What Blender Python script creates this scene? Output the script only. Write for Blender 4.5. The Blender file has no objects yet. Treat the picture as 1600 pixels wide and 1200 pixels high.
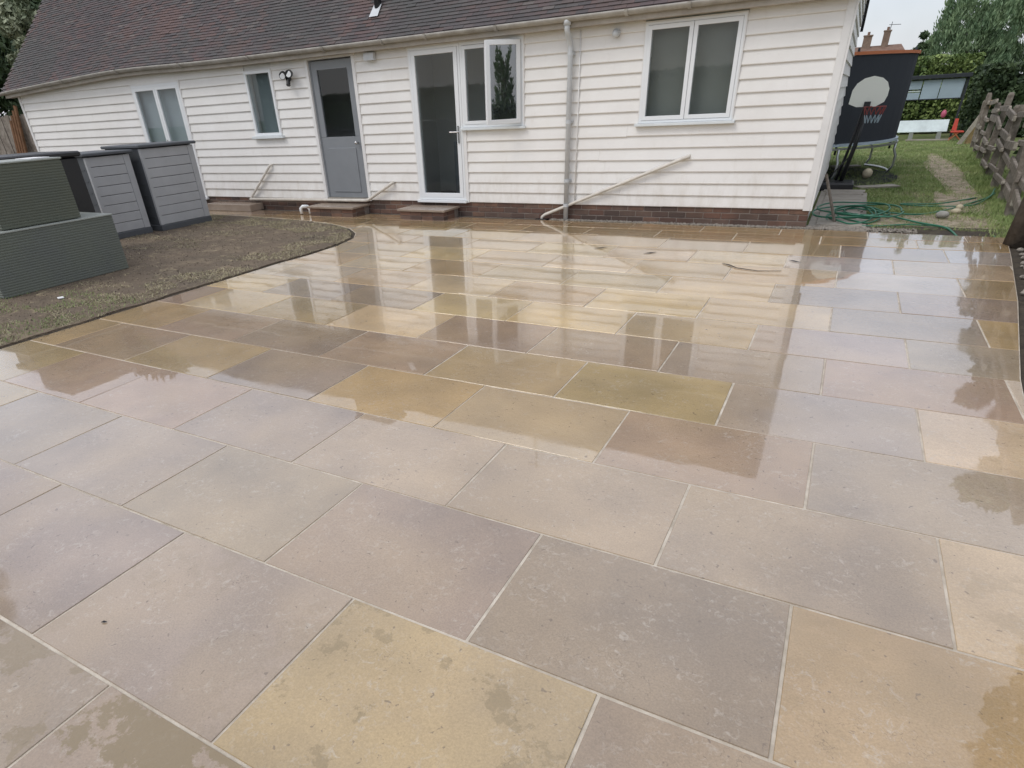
import bpy, bmesh, math, random
from mathutils import Vector, Matrix, noise as mnoise
random.seed(11)
S = bpy.context.scene
COL = S.collection
R = math.radians

# ------------------------------------------------------------------ camera
CAM_H = 1.49
cam_d = bpy.data.cameras.new('camera')
cam = bpy.data.objects.new('camera', cam_d)
COL.objects.link(cam)
cam_d.sensor_fit = 'HORIZONTAL'
cam_d.sensor_width = 36.0
cam_d.lens = 934.33 / 1600 * 36
cam_d.shift_x = (800 - 735.86) / 1600
cam_d.shift_y = (730.77 - 600) / 1600
cam_d.clip_start = 0.05
cam_d.clip_end = 1500
cam.matrix_world = (Matrix.Translation((0, 0, CAM_H)) @ Matrix.Rotation(0.53494, 4, 'Z')
                    @ Matrix.Rotation(math.pi / 2 - 0.54318, 4, 'X') @ Matrix.Rotation(-0.057905, 4, 'Z'))
S.camera = cam
S.render.resolution_x, S.render.resolution_y = 1024, 768

# ------------------------------------------------------------------ world, sun, exposure
SUN_EL, SUN_AZ = R(52), R(215)       # compass style angle of the veiled sun
W = bpy.data.worlds.new('World')
S.world = W
W.use_nodes = True
nt = W.node_tree
nt.nodes.clear()
out = nt.nodes.new('ShaderNodeOutputWorld')
bg = nt.nodes.new('ShaderNodeBackground')
sky = nt.nodes.new('ShaderNodeTexSky')
sky.sky_type = 'NISHITA'
sky.sun_disc = False
sky.sun_elevation = SUN_EL
sky.sun_rotation = SUN_AZ
sky.dust_density = 2.0
tc = nt.nodes.new('ShaderNodeTexCoord')
cn = nt.nodes.new('ShaderNodeTexNoise')
cn.inputs['Scale'].default_value = 2.2
cn.inputs['Detail'].default_value = 6
cr = nt.nodes.new('ShaderNodeValToRGB')
cr.color_ramp.elements[0].position = 0.33
cr.color_ramp.elements[0].color = (0.42,) * 3 + (1,)
cr.color_ramp.elements[1].position = 0.62
cr.color_ramp.elements[1].color = (0.97,) * 3 + (1,)
mx = nt.nodes.new('ShaderNodeMix')
mx.data_type = 'RGBA'
CLOUD = (9.0, 9.25, 10.1)
# overcast sky: luminance rises gently and evenly from the horizon to the zenith
sx = nt.nodes.new('ShaderNodeSeparateXYZ'); gm = nt.nodes.new('ShaderNodeMath'); gm.operation = 'MULTIPLY_ADD'; gm.use_clamp = False
gc = nt.nodes.new('ShaderNodeMath'); gc.operation = 'MAXIMUM'; gc.inputs[1].default_value = 0
nt.links.new(tc.outputs['Generated'], sx.inputs[0]); nt.links.new(sx.outputs['Z'], gc.inputs[0])
nt.links.new(gc.outputs[0], gm.inputs[0]); gm.inputs[1].default_value = .35; gm.inputs[2].default_value = 1.0
cv = nt.nodes.new('ShaderNodeVectorMath'); cv.operation = 'SCALE'; cv.inputs[0].default_value = CLOUD
nt.links.new(gm.outputs[0], cv.inputs['Scale']); nt.links.new(cv.outputs[0], mx.inputs[7])
nt.links.new(tc.outputs['Generated'], cn.inputs['Vector'])
nt.links.new(cn.outputs['Fac'], cr.inputs['Fac'])
nt.links.new(cr.outputs['Color'], mx.inputs[0])
nt.links.new(sky.outputs['Color'], mx.inputs[6])
nt.links.new(mx.outputs[2], bg.inputs['Color'])
bg.inputs['Strength'].default_value = 0.10
nt.links.new(bg.outputs[0], out.inputs[0])

sd = bpy.data.lights.new('sun', 'SUN')
sun = bpy.data.objects.new('sun', sd)
COL.objects.link(sun)
sd.energy = 0.9
sd.angle = R(22)
sd.color = (1, 0.96, 0.9)
sv = Vector((math.sin(SUN_AZ) * math.cos(SUN_EL), math.cos(SUN_AZ) * math.cos(SUN_EL), math.sin(SUN_EL)))
sun.rotation_euler = sv.to_track_quat('Z', 'Y').to_euler()

S.render.engine = 'CYCLES'
S.view_settings.view_transform = 'Standard'
S.view_settings.look = 'None'
S.view_settings.exposure = 0.15
S.view_settings.gamma = 1.0
S.view_settings.use_curve_mapping = False
S.cycles.max_bounces = 8
S.cycles.transparent_max_bounces = 16

# ------------------------------------------------------------------ helpers
def link(o, parent=None):
    COL.objects.link(o)
    if parent is not None:
        o.parent = parent
    return o

def mesh_obj(name, verts, faces, mat, parent=None, smooth=False):
    me = bpy.data.meshes.new(name)
    me.from_pydata([tuple(v) for v in verts], [], faces)
    me.validate()
    if mat is not None:
        me.materials.append(mat)
    if smooth:
        me.polygons.foreach_set('use_smooth', [True] * len(me.polygons))
    me.update()
    return link(bpy.data.objects.new(name, me), parent)

class MB:
    """collects shapes into one mesh"""
    def __init__(s):
        s.v = []; s.f = []
    def add(s, vs, fs):
        b = len(s.v)
        s.v += [tuple(v) for v in vs]
        s.f += [tuple(b + i for i in f) for f in fs]
        return s
    def box(s, x0, x1, y0, y1, z0, z1, m=None):
        vs = [Vector(p) for p in ((x0,y0,z0),(x1,y0,z0),(x1,y1,z0),(x0,y1,z0),(x0,y0,z1),(x1,y0,z1),(x1,y1,z1),(x0,y1,z1))]
        if m is not None: vs = [m @ v for v in vs]
        return s.add(vs, [(0,3,2,1),(4,5,6,7),(0,1,5,4),(1,2,6,5),(2,3,7,6),(3,0,4,7)])
    def bbox(s, x0, x1, y0, y1, z0, z1, b=0.004, m=None):
        """box with chamfered edges"""
        vs = []
        for z, i in ((z0, b), (z0 + b, 0), (z1 - b, 0), (z1, b)):
            vs += [Vector(p) for p in ((x0+i,y0+i,z),(x1-i,y0+i,z),(x1-i,y1-i,z),(x0+i,y1-i,z))]
        fs = [(3,2,1,0),(12,13,14,15)]
        for k in range(3):
            for j in range(4):
                a, c = k*4+j, k*4+(j+1) % 4
                fs.append((a, c, c+4, a+4))
        if m is not None: vs = [m @ v for v in vs]
        return s.add(vs, fs)
    def tube(s, pts, r, n=8, cap=True):
        pts = [Vector(p) for p in pts]
        if not hasattr(r, '__len__'): r = [r] * len(pts)
        b = len(s.v)
        up = None
        for i, p in enumerate(pts):
            d = (pts[min(i+1, len(pts)-1)] - pts[max(i-1, 0)]).normalized()
            if up is None:
                up = Vector((0,0,1)) if abs(d.z) < .9 else Vector((1,0,0))
            sx = d.cross(up).normalized(); up = sx.cross(d).normalized()
            for k in range(n):
                a = 2*math.pi*k/n
                s.v.append(tuple(p + (sx*math.cos(a) + up*math.sin(a))*r[i]))
        for i in range(len(pts)-1):
            for k in range(n):
                k2 = (k+1) % n
                s.f.append((b+i*n+k, b+i*n+k2, b+(i+1)*n+k2, b+(i+1)*n+k))
        if cap:
            s.f.append(tuple(b+k for k in range(n))[::-1])
            s.f.append(tuple(b+(len(pts)-1)*n+k for k in range(n)))
        return s
    def prism(s, poly, z0, z1, m=None):
        n = len(poly)
        vs = [Vector((x, y, z0)) for x, y in poly] + [Vector((x, y, z1)) for x, y in poly]
        if m is not None: vs = [m @ v for v in vs]
        fs = [tuple(range(n))[::-1], tuple(range(n, 2*n))]
        fs += [(i, (i+1) % n, n+(i+1) % n, n+i) for i in range(n)]
        return s.add(vs, fs)
    def ball(s, c, r, n=12, m=8, sq=1.0):
        b = len(s.v); c = Vector(c)
        for i in range(m+1):
            t = math.pi*i/m
            for k in range(n):
                a = 2*math.pi*k/n
                s.v.append(tuple(c + Vector((math.sin(t)*math.cos(a)*r, math.sin(t)*math.sin(a)*r, math.cos(t)*r*sq))))
        for i in range(m):
            for k in range(n):
                s.f.append((b+i*n+k, b+(i+1)*n+k, b+(i+1)*n+(k+1) % n, b+i*n+(k+1) % n))
        return s
    def build(s, name, mat, parent=None, smooth=False):
        return mesh_obj(name, s.v, s.f, mat, parent, smooth)

def tag(o, label=None, cat=None, group=None, kind=None):
    if label: o['label'] = label
    if cat: o['category'] = cat
    if group: o['group'] = group
    if kind: o['kind'] = kind
    return o

def thing(name, label, cat, loc=(0, 0, 0), group=None):
    o = link(bpy.data.objects.new(name, None))
    o.location = loc
    o.empty_display_size = 0.2
    return tag(o, label, cat, group)

def part(name, mb, mat, root, smooth=False):
    """mesh given in world coordinates, parented to a thing (or part) and kept in place"""
    o = mb.build(name, mat, None, smooth)
    o.parent = root
    p = root; off = Vector((0, 0, 0))
    while p is not None:
        off += Vector(p.location); p = p.parent
    o.data.transform(Matrix.Translation(-off))
    return o

# ------------------------------------------------------------------ materials
def mat(name, col, rough=.6, spec=.5, bump=0, bscale=30, var=0, vscale=4, metal=0, coord='obj', c2=None, coat=0):
    m = bpy.data.materials.new(name); m.use_nodes = True
    t = m.node_tree; b = t.nodes['Principled BSDF']
    b.inputs['Base Color'].default_value = (*col, 1)
    b.inputs['Roughness'].default_value = rough
    b.inputs['Specular IOR Level'].default_value = spec
    b.inputs['Metallic'].default_value = metal
    b.inputs['Coat Weight'].default_value = coat
    g = t.nodes.new('ShaderNodeNewGeometry')
    if var or c2:
        n = t.nodes.new('ShaderNodeTexNoise'); n.inputs['Scale'].default_value = vscale
        n.inputs['Detail'].default_value = 6; n.inputs['Roughness'].default_value = .65
        t.links.new(g.outputs['Position'], n.inputs['Vector'])
        r = t.nodes.new('ShaderNodeValToRGB')
        r.color_ramp.elements[0].position = .35; r.color_ramp.elements[1].position = .66
        a = c2 if c2 else tuple(c*(1-var) for c in col)
        bcol = col if c2 else tuple(min(1, c*(1+var*.6)) for c in col)
        r.color_ramp.elements[0].color = (*a, 1); r.color_ramp.elements[1].color = (*bcol, 1)
        t.links.new(n.outputs['Fac'], r.inputs['Fac'])
        t.links.new(r.outputs['Color'], b.inputs['Base Color'])
    if bump:
        n = t.nodes.new('ShaderNodeTexNoise'); n.inputs['Scale'].default_value = bscale
        n.inputs['Detail'].default_value = 5
        t.links.new(g.outputs['Position'], n.inputs['Vector'])
        bp = t.nodes.new('ShaderNodeBump'); bp.inputs['Strength'].default_value = bump
        bp.inputs['Distance'].default_value = .01
        t.links.new(n.outputs['Fac'], bp.inputs['Height'])
        t.links.new(bp.outputs['Normal'], b.inputs['Normal'])
    return m

def leafmat(name, c, c2, trans=.25):
    """foliage, colour varied leaf by leaf"""
    m = bpy.data.materials.new(name); m.use_nodes = True
    t = m.node_tree; b = t.nodes['Principled BSDF']
    g = t.nodes.new('ShaderNodeNewGeometry')
    mix = t.nodes.new('ShaderNodeMix'); mix.data_type = 'RGBA'
    mix.inputs[6].default_value = (*c, 1); mix.inputs[7].default_value = (*c2, 1)
    n = t.nodes.new('ShaderNodeTexNoise'); n.inputs['Scale'].default_value = 1.6
    t.links.new(g.outputs['Position'], n.inputs['Vector'])
    ad = t.nodes.new('ShaderNodeMath'); ad.operation = 'ADD'
    ma = t.nodes.new('ShaderNodeMath'); ma.operation = 'MULTIPLY_ADD'
    ma.inputs[1].default_value = 2.2; ma.inputs[2].default_value = -.95
    t.links.new(n.outputs['Fac'], ma.inputs[0])
    mu = t.nodes.new('ShaderNodeMath'); mu.operation = 'MULTIPLY'; mu.inputs[1].default_value = .6
    t.links.new(g.outputs['Random Per Island'], mu.inputs[0])
    t.links.new(ma.outputs[0], ad.inputs[0]); t.links.new(mu.outputs[0], ad.inputs[1])
    ad.use_clamp = True
    t.links.new(ad.outputs[0], mix.inputs[0])
    t.links.new(mix.outputs[2], b.inputs['Base Color'])
    b.inputs['Roughness'].default_value = .6
    b.inputs['Specular IOR Level'].default_value = .3
    return m

def glassmat(name, tint=(.9, .93, .94), refl=1.0):
    m = bpy.data.materials.new(name); m.use_nodes = True
    t = m.node_tree; t.nodes.clear()
    o = t.nodes.new('ShaderNodeOutputMaterial')
    tr = t.nodes.new('ShaderNodeBsdfTransparent'); tr.inputs[0].default_value = (*tint, 1)
    gl = t.nodes.new('ShaderNodeBsdfGlossy'); gl.inputs['Roughness'].default_value = .004
    fr = t.nodes.new('ShaderNodeFresnel'); fr.inputs['IOR'].default_value = 1.5
    mu = t.nodes.new('ShaderNodeMath'); mu.operation = 'MULTIPLY'; mu.inputs[1].default_value = refl; mu.use_clamp = True
    mi = t.nodes.new('ShaderNodeMixShader')
    ge = t.nodes.new('ShaderNodeNewGeometry'); inv = t.nodes.new('ShaderNodeMath'); inv.operation = 'SUBTRACT'; inv.inputs[0].default_value = 1
    m2 = t.nodes.new('ShaderNodeMath'); m2.operation = 'MULTIPLY'
    t.links.new(ge.outputs['Backfacing'], inv.inputs[1])
    t.links.new(fr.outputs[0], mu.inputs[0]); t.links.new(mu.outputs[0], m2.inputs[0]); t.links.new(inv.outputs[0], m2.inputs[1])
    t.links.new(m2.outputs[0], mi.inputs[0])
    t.links.new(tr.outputs[0], mi.inputs[1]); t.links.new(gl.outputs[0], mi.inputs[2])
    t.links.new(mi.outputs[0], o.inputs[0])
    return m

def slab_material():
    """wet sandstone: colour from the object, mottling shifted per slab, water film on top"""
    m = bpy.data.materials.new('wet_sandstone'); m.use_nodes = True
    t = m.node_tree; L = t.links.new; N = t.nodes.new
    b = t.nodes['Principled BSDF']
    oi = N('ShaderNodeObjectInfo'); g = N('ShaderNodeNewGeometry')
    sc = N('ShaderNodeVectorMath'); sc.operation = 'SCALE'; sc.inputs[0].default_value = (37, 91, 13)
    L(oi.outputs['Random'], sc.inputs['Scale'])
    ad = N('ShaderNodeVectorMath'); ad.operation = 'ADD'
    L(g.outputs['Position'], ad.inputs[0]); L(sc.outputs[0], ad.inputs[1])
    def noise(scale, det=6, rough=.6, dist=0, src=ad):
        n = N('ShaderNodeTexNoise'); n.inputs['Scale'].default_value = scale; n.inputs['Detail'].default_value = det
        n.inputs['Roughness'].default_value = rough; n.inputs['Distortion'].default_value = dist
        L(src.outputs[0], n.inputs['Vector']); return n
    def ramp(src, p0, p1, c0, c1):
        r = N('ShaderNodeValToRGB'); e = r.color_ramp.elements
        e[0].position = p0; e[1].position = p1; e[0].color = (*c0, 1); e[1].color = (*c1, 1)
        L(src, r.inputs['Fac']); return r
    def mixc(fac, a, bb, mode='MIX'):
        x = N('ShaderNodeMix'); x.data_type = 'RGBA'; x.blend_type = mode
        if isinstance(fac, float): x.inputs[0].default_value = fac
        else: L(fac, x.inputs[0])
        for i, v in ((6, a), (7, bb)):
            if isinstance(v, tuple): x.inputs[i].default_value = (*v, 1)
            else: L(v, x.inputs[i])
        return x
    big = noise(2.4, 4, .5)
    r1 = ramp(big.outputs['Fac'], .3, .7, (.80, .79, .79), (1.15, 1.12, 1.06))
    c = mixc(1.0, oi.outputs['Color'], r1.outputs['Color'], 'MULTIPLY')
    # warm / cool drift inside a slab
    drift = noise(1.3, 3, .5)
    rd = ramp(drift.outputs['Fac'], .42, .68, (0, 0, 0), (1, 1, 1))
    dm = N('ShaderNodeMath'); dm.operation = 'MULTIPLY'; dm.inputs[1].default_value = .45
    L(rd.outputs['Color'], dm.inputs[0])
    c = mixc(dm.outputs[0], c.outputs[2], (.40, .295, .175))
    # pale feathery veins
    v = noise(34, 9, .75, .9)
    rv = ramp(v.outputs['Fac'], .53, .64, (0, 0, 0), (1, 1, 1))
    vb = noise(6, 3, .5)
    rvb = ramp(vb.outputs['Fac'], .42, .58, (0, 0, 0), (1, 1, 1))
    vm = N('ShaderNodeMath'); vm.operation = 'MULTIPLY'
    L(rv.outputs['Color'], vm.inputs[0]); L(rvb.outputs['Color'], vm.inputs[1])
    vm2 = N('ShaderNodeMath'); vm2.operation = 'MULTIPLY'; vm2.inputs[1].default_value = .42
    L(vm.outputs[0], vm2.inputs[0])
    c = mixc(vm2.outputs[0], c.outputs[2], (.50, .45, .38))
    # fine grain and dark specks
    gr = noise(160, 4, .7)
    rg = ramp(gr.outputs['Fac'], .3, .7, (.84, .84, .84), (1.14, 1.14, 1.14))
    c = mixc(1.0, c.outputs[2], rg.outputs['Color'], 'MULTIPLY')
    sp = noise(42, 2, .5, .4)
    rs = ramp(sp.outputs['Fac'], .26, .31, (1, 1, 1), (0, 0, 0))
    sm = N('ShaderNodeMath'); sm.operation = 'MULTIPLY'; sm.inputs[1].default_value = .6
    L(rs.outputs['Color'], sm.inputs[0])
    c = mixc(sm.outputs[0], c.outputs[2], (.12, .085, .06))
    # damp, iron brown blotches; how much comes from the object's alpha
    st = noise(6.5, 10, .72, .15)
    stf = noise(2.1, 2, .5)
    sa = N('ShaderNodeMath'); sa.operation = 'MULTIPLY_ADD'; sa.inputs[1].default_value = .8
    L(stf.outputs['Fac'], sa.inputs[0]); L(st.outputs['Fac'], sa.inputs[2])
    rst = ramp(sa.outputs[0], .93, .965, (0, 0, 0), (1, 1, 1))
    om = N('ShaderNodeMath'); om.operation = 'SUBTRACT'; om.inputs[0].default_value = 1
    L(oi.outputs['Alpha'], om.inputs[1])
    om2 = N('ShaderNodeMath'); om2.operation = 'MULTIPLY'
    L(rst.outputs['Color'], om2.inputs[0]); L(om.outputs[0], om2.inputs[1])
    c = mixc(om2.outputs[0], c.outputs[2], (.20, .145, .065))
    L(c.outputs[2], b.inputs['Base Color'])
    # dampness of the stone
    w = noise(1.1, 5, .55, .3, src=g)
    rw = ramp(w.outputs['Fac'], .40, .60, (.04, .04, .04), (.20, .20, .20))
    L(rw.outputs['Color'], b.inputs['Roughness'])
    b.inputs['IOR'].default_value = 1.5
    b.inputs['Specular IOR Level'].default_value = .30
    b.inputs['Coat Weight'].default_value = 1.0
    b.inputs['Coat IOR'].default_value = 1.62
    # water film: patches are mirror smooth, thinner places break up a little
    w2 = noise(.9, 6, .6, .4, src=g)
    rw2 = ramp(w2.outputs['Fac'], .44, .66, (.004, .004, .004), (.035, .035, .035))
    L(rw2.outputs['Color'], b.inputs['Coat Roughness'])
    # surface relief
    hb = noise(38, 7, .6)
    bp = N('ShaderNodeBump'); bp.inputs['Strength'].default_value = .35; bp.inputs['Distance'].default_value = .005
    L(hb.outputs['Fac'], bp.inputs['Height']); L(bp.outputs['Normal'], b.inputs['Normal'])
    wv = noise(1.9, 2, .4)
    bw = N('ShaderNodeBump'); bw.inputs['Strength'].default_value = .5; bw.inputs['Distance'].default_value = .0035
    L(wv.outputs['Fac'], bw.inputs['Height'])
    # thin film: riven texture stands through the water in the shallower places
    fw_ = noise(55, 5, .65)
    bf = N('ShaderNodeBump'); bf.inputs['Distance'].default_value = .0007
    L(rw2.outputs['Color'], bf.inputs['Strength']); 
    ms = N('ShaderNodeMath'); ms.operation = 'MULTIPLY_ADD'; ms.inputs[1].default_value = 5.0; ms.inputs[2].default_value = .0
    L(rw2.outputs['Color'], ms.inputs[0]); L(ms.outputs[0], bf.inputs['Strength'])
    L(fw_.outputs['Fac'], bf.inputs['Height']); L(bw.outputs['Normal'], bf.inputs['Normal'])
    L(bf.outputs['Normal'], b.inputs['Coat Normal'])
    # thin dark hairline marks
    hl = N('ShaderNodeTexVoronoi'); hl.feature = 'DISTANCE_TO_EDGE'; hl.inputs['Scale'].default_value = 7
    wob = noise(9, 4, .6)
    wa = N('ShaderNodeVectorMath'); wa.operation = 'MULTIPLY_ADD'; wa.inputs[1].default_value = (.25, .25, .25)
    L(wob.outputs['Color'], wa.inputs[0]); L(ad.outputs[0], wa.inputs[2]); L(wa.outputs[0], hl.inputs['Vector'])
    rh = ramp(hl.outputs['Distance'], .003, .010, (1, 1, 1), (0, 0, 0))
    hm = noise(3.3, 3, .5); rhm = ramp(hm.outputs['Fac'], .60, .66, (0, 0, 0), (.55, .55, .55))
    hx = N('ShaderNodeMath'); hx.operation = 'MULTIPLY'; L(rh.outputs['Color'], hx.inputs[0]); L(rhm.outputs['Color'], hx.inputs[1])
    c2_ = mixc(hx.outputs[0], c.outputs[2], (.13, .09, .055)); L(c2_.outputs[2], b.inputs['Base Color'])
    return m

def attr_mat(name, rough=.85, bump=.3, bscale=60, dirt=(.05, .055, .05), dfac=.6, dscale=1.2, spec=.3):
    m = bpy.data.materials.new(name); m.use_nodes = True
    t = m.node_tree; L = t.links.new; N = t.nodes.new; b = t.nodes['Principled BSDF']
    a = N('ShaderNodeAttribute'); a.attribute_name = 'tint'
    g = N('ShaderNodeNewGeometry')
    n = N('ShaderNodeTexNoise'); n.inputs['Scale'].default_value = dscale; n.inputs['Detail'].default_value = 8
    n.inputs['Roughness'].default_value = .65
    L(g.outputs['Position'], n.inputs['Vector'])
    r = N('ShaderNodeValToRGB'); r.color_ramp.elements[0].position = .42; r.color_ramp.elements[1].position = .62
    r.color_ramp.elements[1].color = (dfac, dfac, dfac, 1)
    L(n.outputs['Fac'], r.inputs['Fac'])
    x = N('ShaderNodeMix'); x.data_type = 'RGBA'
    L(r.outputs['Color'], x.inputs[0]); L(a.outputs['Color'], x.inputs[6]); x.inputs[7].default_value = (*dirt, 1)
    L(x.outputs[2], b.inputs['Base Color'])
    b.inputs['Roughness'].default_value = rough; b.inputs['Specular IOR Level'].default_value = spec
    n2 = N('ShaderNodeTexNoise'); n2.inputs['Scale'].default_value = bscale; n2.inputs['Detail'].default_value = 6
    L(g.outputs['Position'], n2.inputs['Vector'])
    bp = N('ShaderNodeBump'); bp.inputs['Strength'].default_value = bump; bp.inputs['Distance'].default_value = .01
    L(n2.outputs['Fac'], bp.inputs['Height']); L(bp.outputs['Normal'], b.inputs['Normal'])
    return m

def paint_tint(me, cols):
    """cols: one rgb per polygon"""
    ca = me.color_attributes.new('tint', 'FLOAT_COLOR', 'CORNER')
    buf = []
    for p in me.polygons:
        c = cols[p.index]
        for _ in p.loop_indices: buf += [*c, 1.0]
    ca.data.foreach_set('color', buf)

M = {}
M['slab'] = slab_material()
M['mortar'] = mat('pale_mortar', (.66, .59, .49), .55, .5, .5, 300, .12, 9, c2=(.42, .36, .28))
M['board'] = mat('white_painted_board', (.83, .815, .785), .5, .4, .12, 60, .07, 2.0, c2=(.78, .76, .725))
def add_splash(m):
    t = m.node_tree; L = t.links.new; N = t.nodes.new; b = t.nodes['Principled BSDF']
    src = b.inputs['Base Color'].links[0].from_socket
    g = N('ShaderNodeNewGeometry'); sp = N('ShaderNodeSeparateXYZ'); L(g.outputs['Position'], sp.inputs[0])
    mr = N('ShaderNodeMapRange'); mr.inputs['From Min'].default_value = .18; mr.inputs['From Max'].default_value = .75
    mr.inputs['To Min'].default_value = .62; mr.inputs['To Max'].default_value = .40; L(sp.outputs['Z'], mr.inputs['Value'])
    n = N('ShaderNodeTexNoise'); n.inputs['Scale'].default_value = 7; n.inputs['Detail'].default_value = 9; n.inputs['Roughness'].default_value = .7
    mp = N('ShaderNodeMapping'); mp.inputs['Scale'].default_value = (1, 1, .35); L(g.outputs['Position'], mp.inputs[0]); L(mp.outputs[0], n.inputs['Vector'])
    su = N('ShaderNodeMath'); su.operation = 'ADD'; L(n.outputs['Fac'], su.inputs[0]); L(mr.outputs[0], su.inputs[1])
    r = N('ShaderNodeValToRGB'); r.color_ramp.elements[0].position = .98; r.color_ramp.elements[1].position = 1.0
    mr2 = N('ShaderNodeMapRange'); mr2.inputs['From Min'].default_value = .98; mr2.inputs['From Max'].default_value = 1.3; mr2.inputs['To Max'].default_value = .38
    L(su.outputs[0], mr2.inputs['Value'])
    x = N('ShaderNodeMix'); x.data_type = 'RGBA'; L(mr2.outputs[0], x.inputs[0]); L(src, x.inputs[6]); x.inputs[7].default_value = (.46, .40, .31, 1)
    L(x.outputs[2], b.inputs['Base Color'])
add_splash(M['board'])
M['trim'] = mat('white_trim', (.78, .77, .75), .45, .4, .1, 60, .05, 4)
M['upvc'] = mat('white_upvc', (.80, .82, .83), .22, .5)
M['sill'] = mat('sill_paint', (.72, .76, .77), .35, .5, 0, 1, .05, 6)
M['gutter'] = mat('weathered_gutter', (.44, .42, .38), .5, .4, .1, 40, .2, 5, c2=(.29, .27, .235))
M['fascia'] = mat('shaded_stained_fascia', (.50, .46, .40), .6, .3, .1, 40, .2, 3, c2=(.36, .325, .28))  # stain plus the brownish shading under the eave, both put into the colour
M['pipe'] = mat('grey_pipe', (.56, .58, .59), .35, .5, 0, 1, .08, 5)
M['waste'] = mat('cream_waste_pipe', (.66, .62, .55), .4, .5, 0, 1, .15, 9)
M['tile'] = attr_mat('clay_roof_tile', .9, .5, 50, (.088, .090, .086), .7, .8)
M['brick'] = attr_mat('red_brick', .85, .6, 70, (.085, .06, .05), .7, 2.2)
M['brickmortar'] = mat('brick_mortar', (.26, .22, .19), .9, .3, .5, 90, .2, 20)
M['greydoor'] = mat('grey_door_paint', (.235, .25, .265), .4, .5, 0, 1, .05, 3)
M['dark'] = mat('black_plastic', (.018, .019, .021), .4, .5)
M['metal'] = mat('bright_metal', (.62, .62, .62), .25, .5, metal=1)
M['shed'] = mat('grey_plastic_shed', (.40, .405, .41), .55, .4, .15, 200, .06, 4)
M['sheddark'] = mat('dark_plastic_shed', (.085, .092, .10), .5, .4, .15, 200)
M['olive'] = mat('olive_rattan', (.112, .122, .092), .6, .35, .3, 260, .2, 2.2, c2=(.100, .113, .092))
M['olive2'] = mat('grey_green_rattan', (.145, .160, .130), .6, .35, .3, 260, .2, 2.0, c2=(.135, .148, .134))
M['rim'] = mat('pale_rim', (.30, .32, .29), .4, .5)
M['paper'] = mat('white_sheet', (.8, .8, .8), .7, .3)
M['room'] = mat('room_plaster', (.80, .78, .74), .9, .2)
M['roomfloor'] = mat('room_floor', (.12, .09, .07), .5, .4)
M['glass_tone_panel'] = mat('grey_glass_tone', (.62, .66, .67), .8, .2)  # window greys put into panels added behind the glass
M['glass_tone_panel3'] = mat('green_grey_glass_tone', (.30, .34, .335), .8, .2)
M['glass_tone_panel2'] = mat('taupe_glass_tone', (.36, .35, .31), .8, .2)
M['glass'] = glassmat('window_glass', (.80, .83, .84), 1.3)
M['glass2'] = glassmat('casement_glass', (.45, .48, .5), 7.0)
M['wood'] = mat('weathered_wood', (.30, .265, .225), .85, .3, .6, 40, .35, 9, c2=(.15, .125, .10))
M['woodpale'] = mat('cut_wood', (.42, .38, .32), .8, .3, .5, 60, .25, 12)
M['woodnew'] = mat('new_timber', (.48, .34, .17), .7, .3, .4, 40, .3, 8)
M['woodbrown'] = mat('brown_timber', (.22, .12, .065), .8, .3, .4, 40, .3, 6)
M['bark'] = mat('bark', (.085, .07, .055), .95, .2, 1, 25, .3, 8)
M['rubber'] = mat('green_hose', (.03, .17, .10), .35, .5, 0, 1, .15, 3)
M['net'] = mat('black_net', (.045, .050, .058), .9, .2)
M['orange'] = mat('orange_band', (.52, .17, .07), .6, .4)
M['blue'] = mat('pale_blue_pad', (.46, .55, .62), .4, .5, 0, 1, .1, 5)
M['steel'] = mat('galvanised_steel', (.50, .52, .52), .35, .5, metal=.8)
M['backb'] = mat('white_backboard', (.86, .88, .80), .4, .5)
M['rimred'] = mat('dull_red', (.26, .06, .055), .6, .4)
M['red'] = mat('red_fabric', (.52, .07, .045), .6, .4)
M['pink'] = mat('pink_plastic', (.55, .12, .2), .5, .4)
M['silver'] = mat('silver_panel', (.66, .75, .75), .3, .5, .4, 3, .15, 3)
M['panes'] = mat('pale_blue_panel', (.36, .45, .51), .2, .5, 0, 1, .08, 2)
M['stone'] = mat('garden_stone', (.36, .35, .32), .8, .3, .6, 30, .3, 10)
M['creamstone'] = mat('cream_stone', (.60, .53, .38), .7, .3, .5, 30, .2, 10)
M['grav'] = mat('gravel', (.30, .27, .23), .8, .3, 0, 1, .5, 40)
M['paving'] = mat('old_paving', (.36, .33, .28), .7, .4, .4, 50, .25, 3, c2=(.25, .225, .19))
M['stepstone'] = mat('step_sandstone', (.34, .275, .22), .25, .5, .3, 50, .25, 4, c2=(.27, .21, .165))
M['tarp'] = mat('dark_membrane', (.022, .024, .028), .9, .1, .6, 12)
M['farbrick'] = mat('far_brick', (.22, .16, .125), .9, .2, 0, 1, .25, 3)
M['farroof'] = mat('far_roof', (.20, .13, .10), .9, .2, 0, 1, .25, 1.5)
M['leaf_dark'] = leafmat('dark_leaves', (.030, .052, .026), (.085, .125, .055))
M['leaf_mid'] = leafmat('mid_leaves', (.09, .145, .045), (.28, .36, .12))
M['leaf_con'] = leafmat('conifer_leaves', (.13, .21, .115), (.30, .40, .22))
M['leaf_pale'] = leafmat('pale_leaves', (.14, .17, .10), (.34, .36, .24))
M['leaf_brown'] = leafmat('brown_leaves', (.06, .062, .042), (.12, .125, .075))
M['grass'] = leafmat('grass_blades', (.17, .25, .08), (.36, .42, .17))
M['straw'] = leafmat('straw_blades', (.22, .20, .12), (.50, .44, .28))

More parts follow.
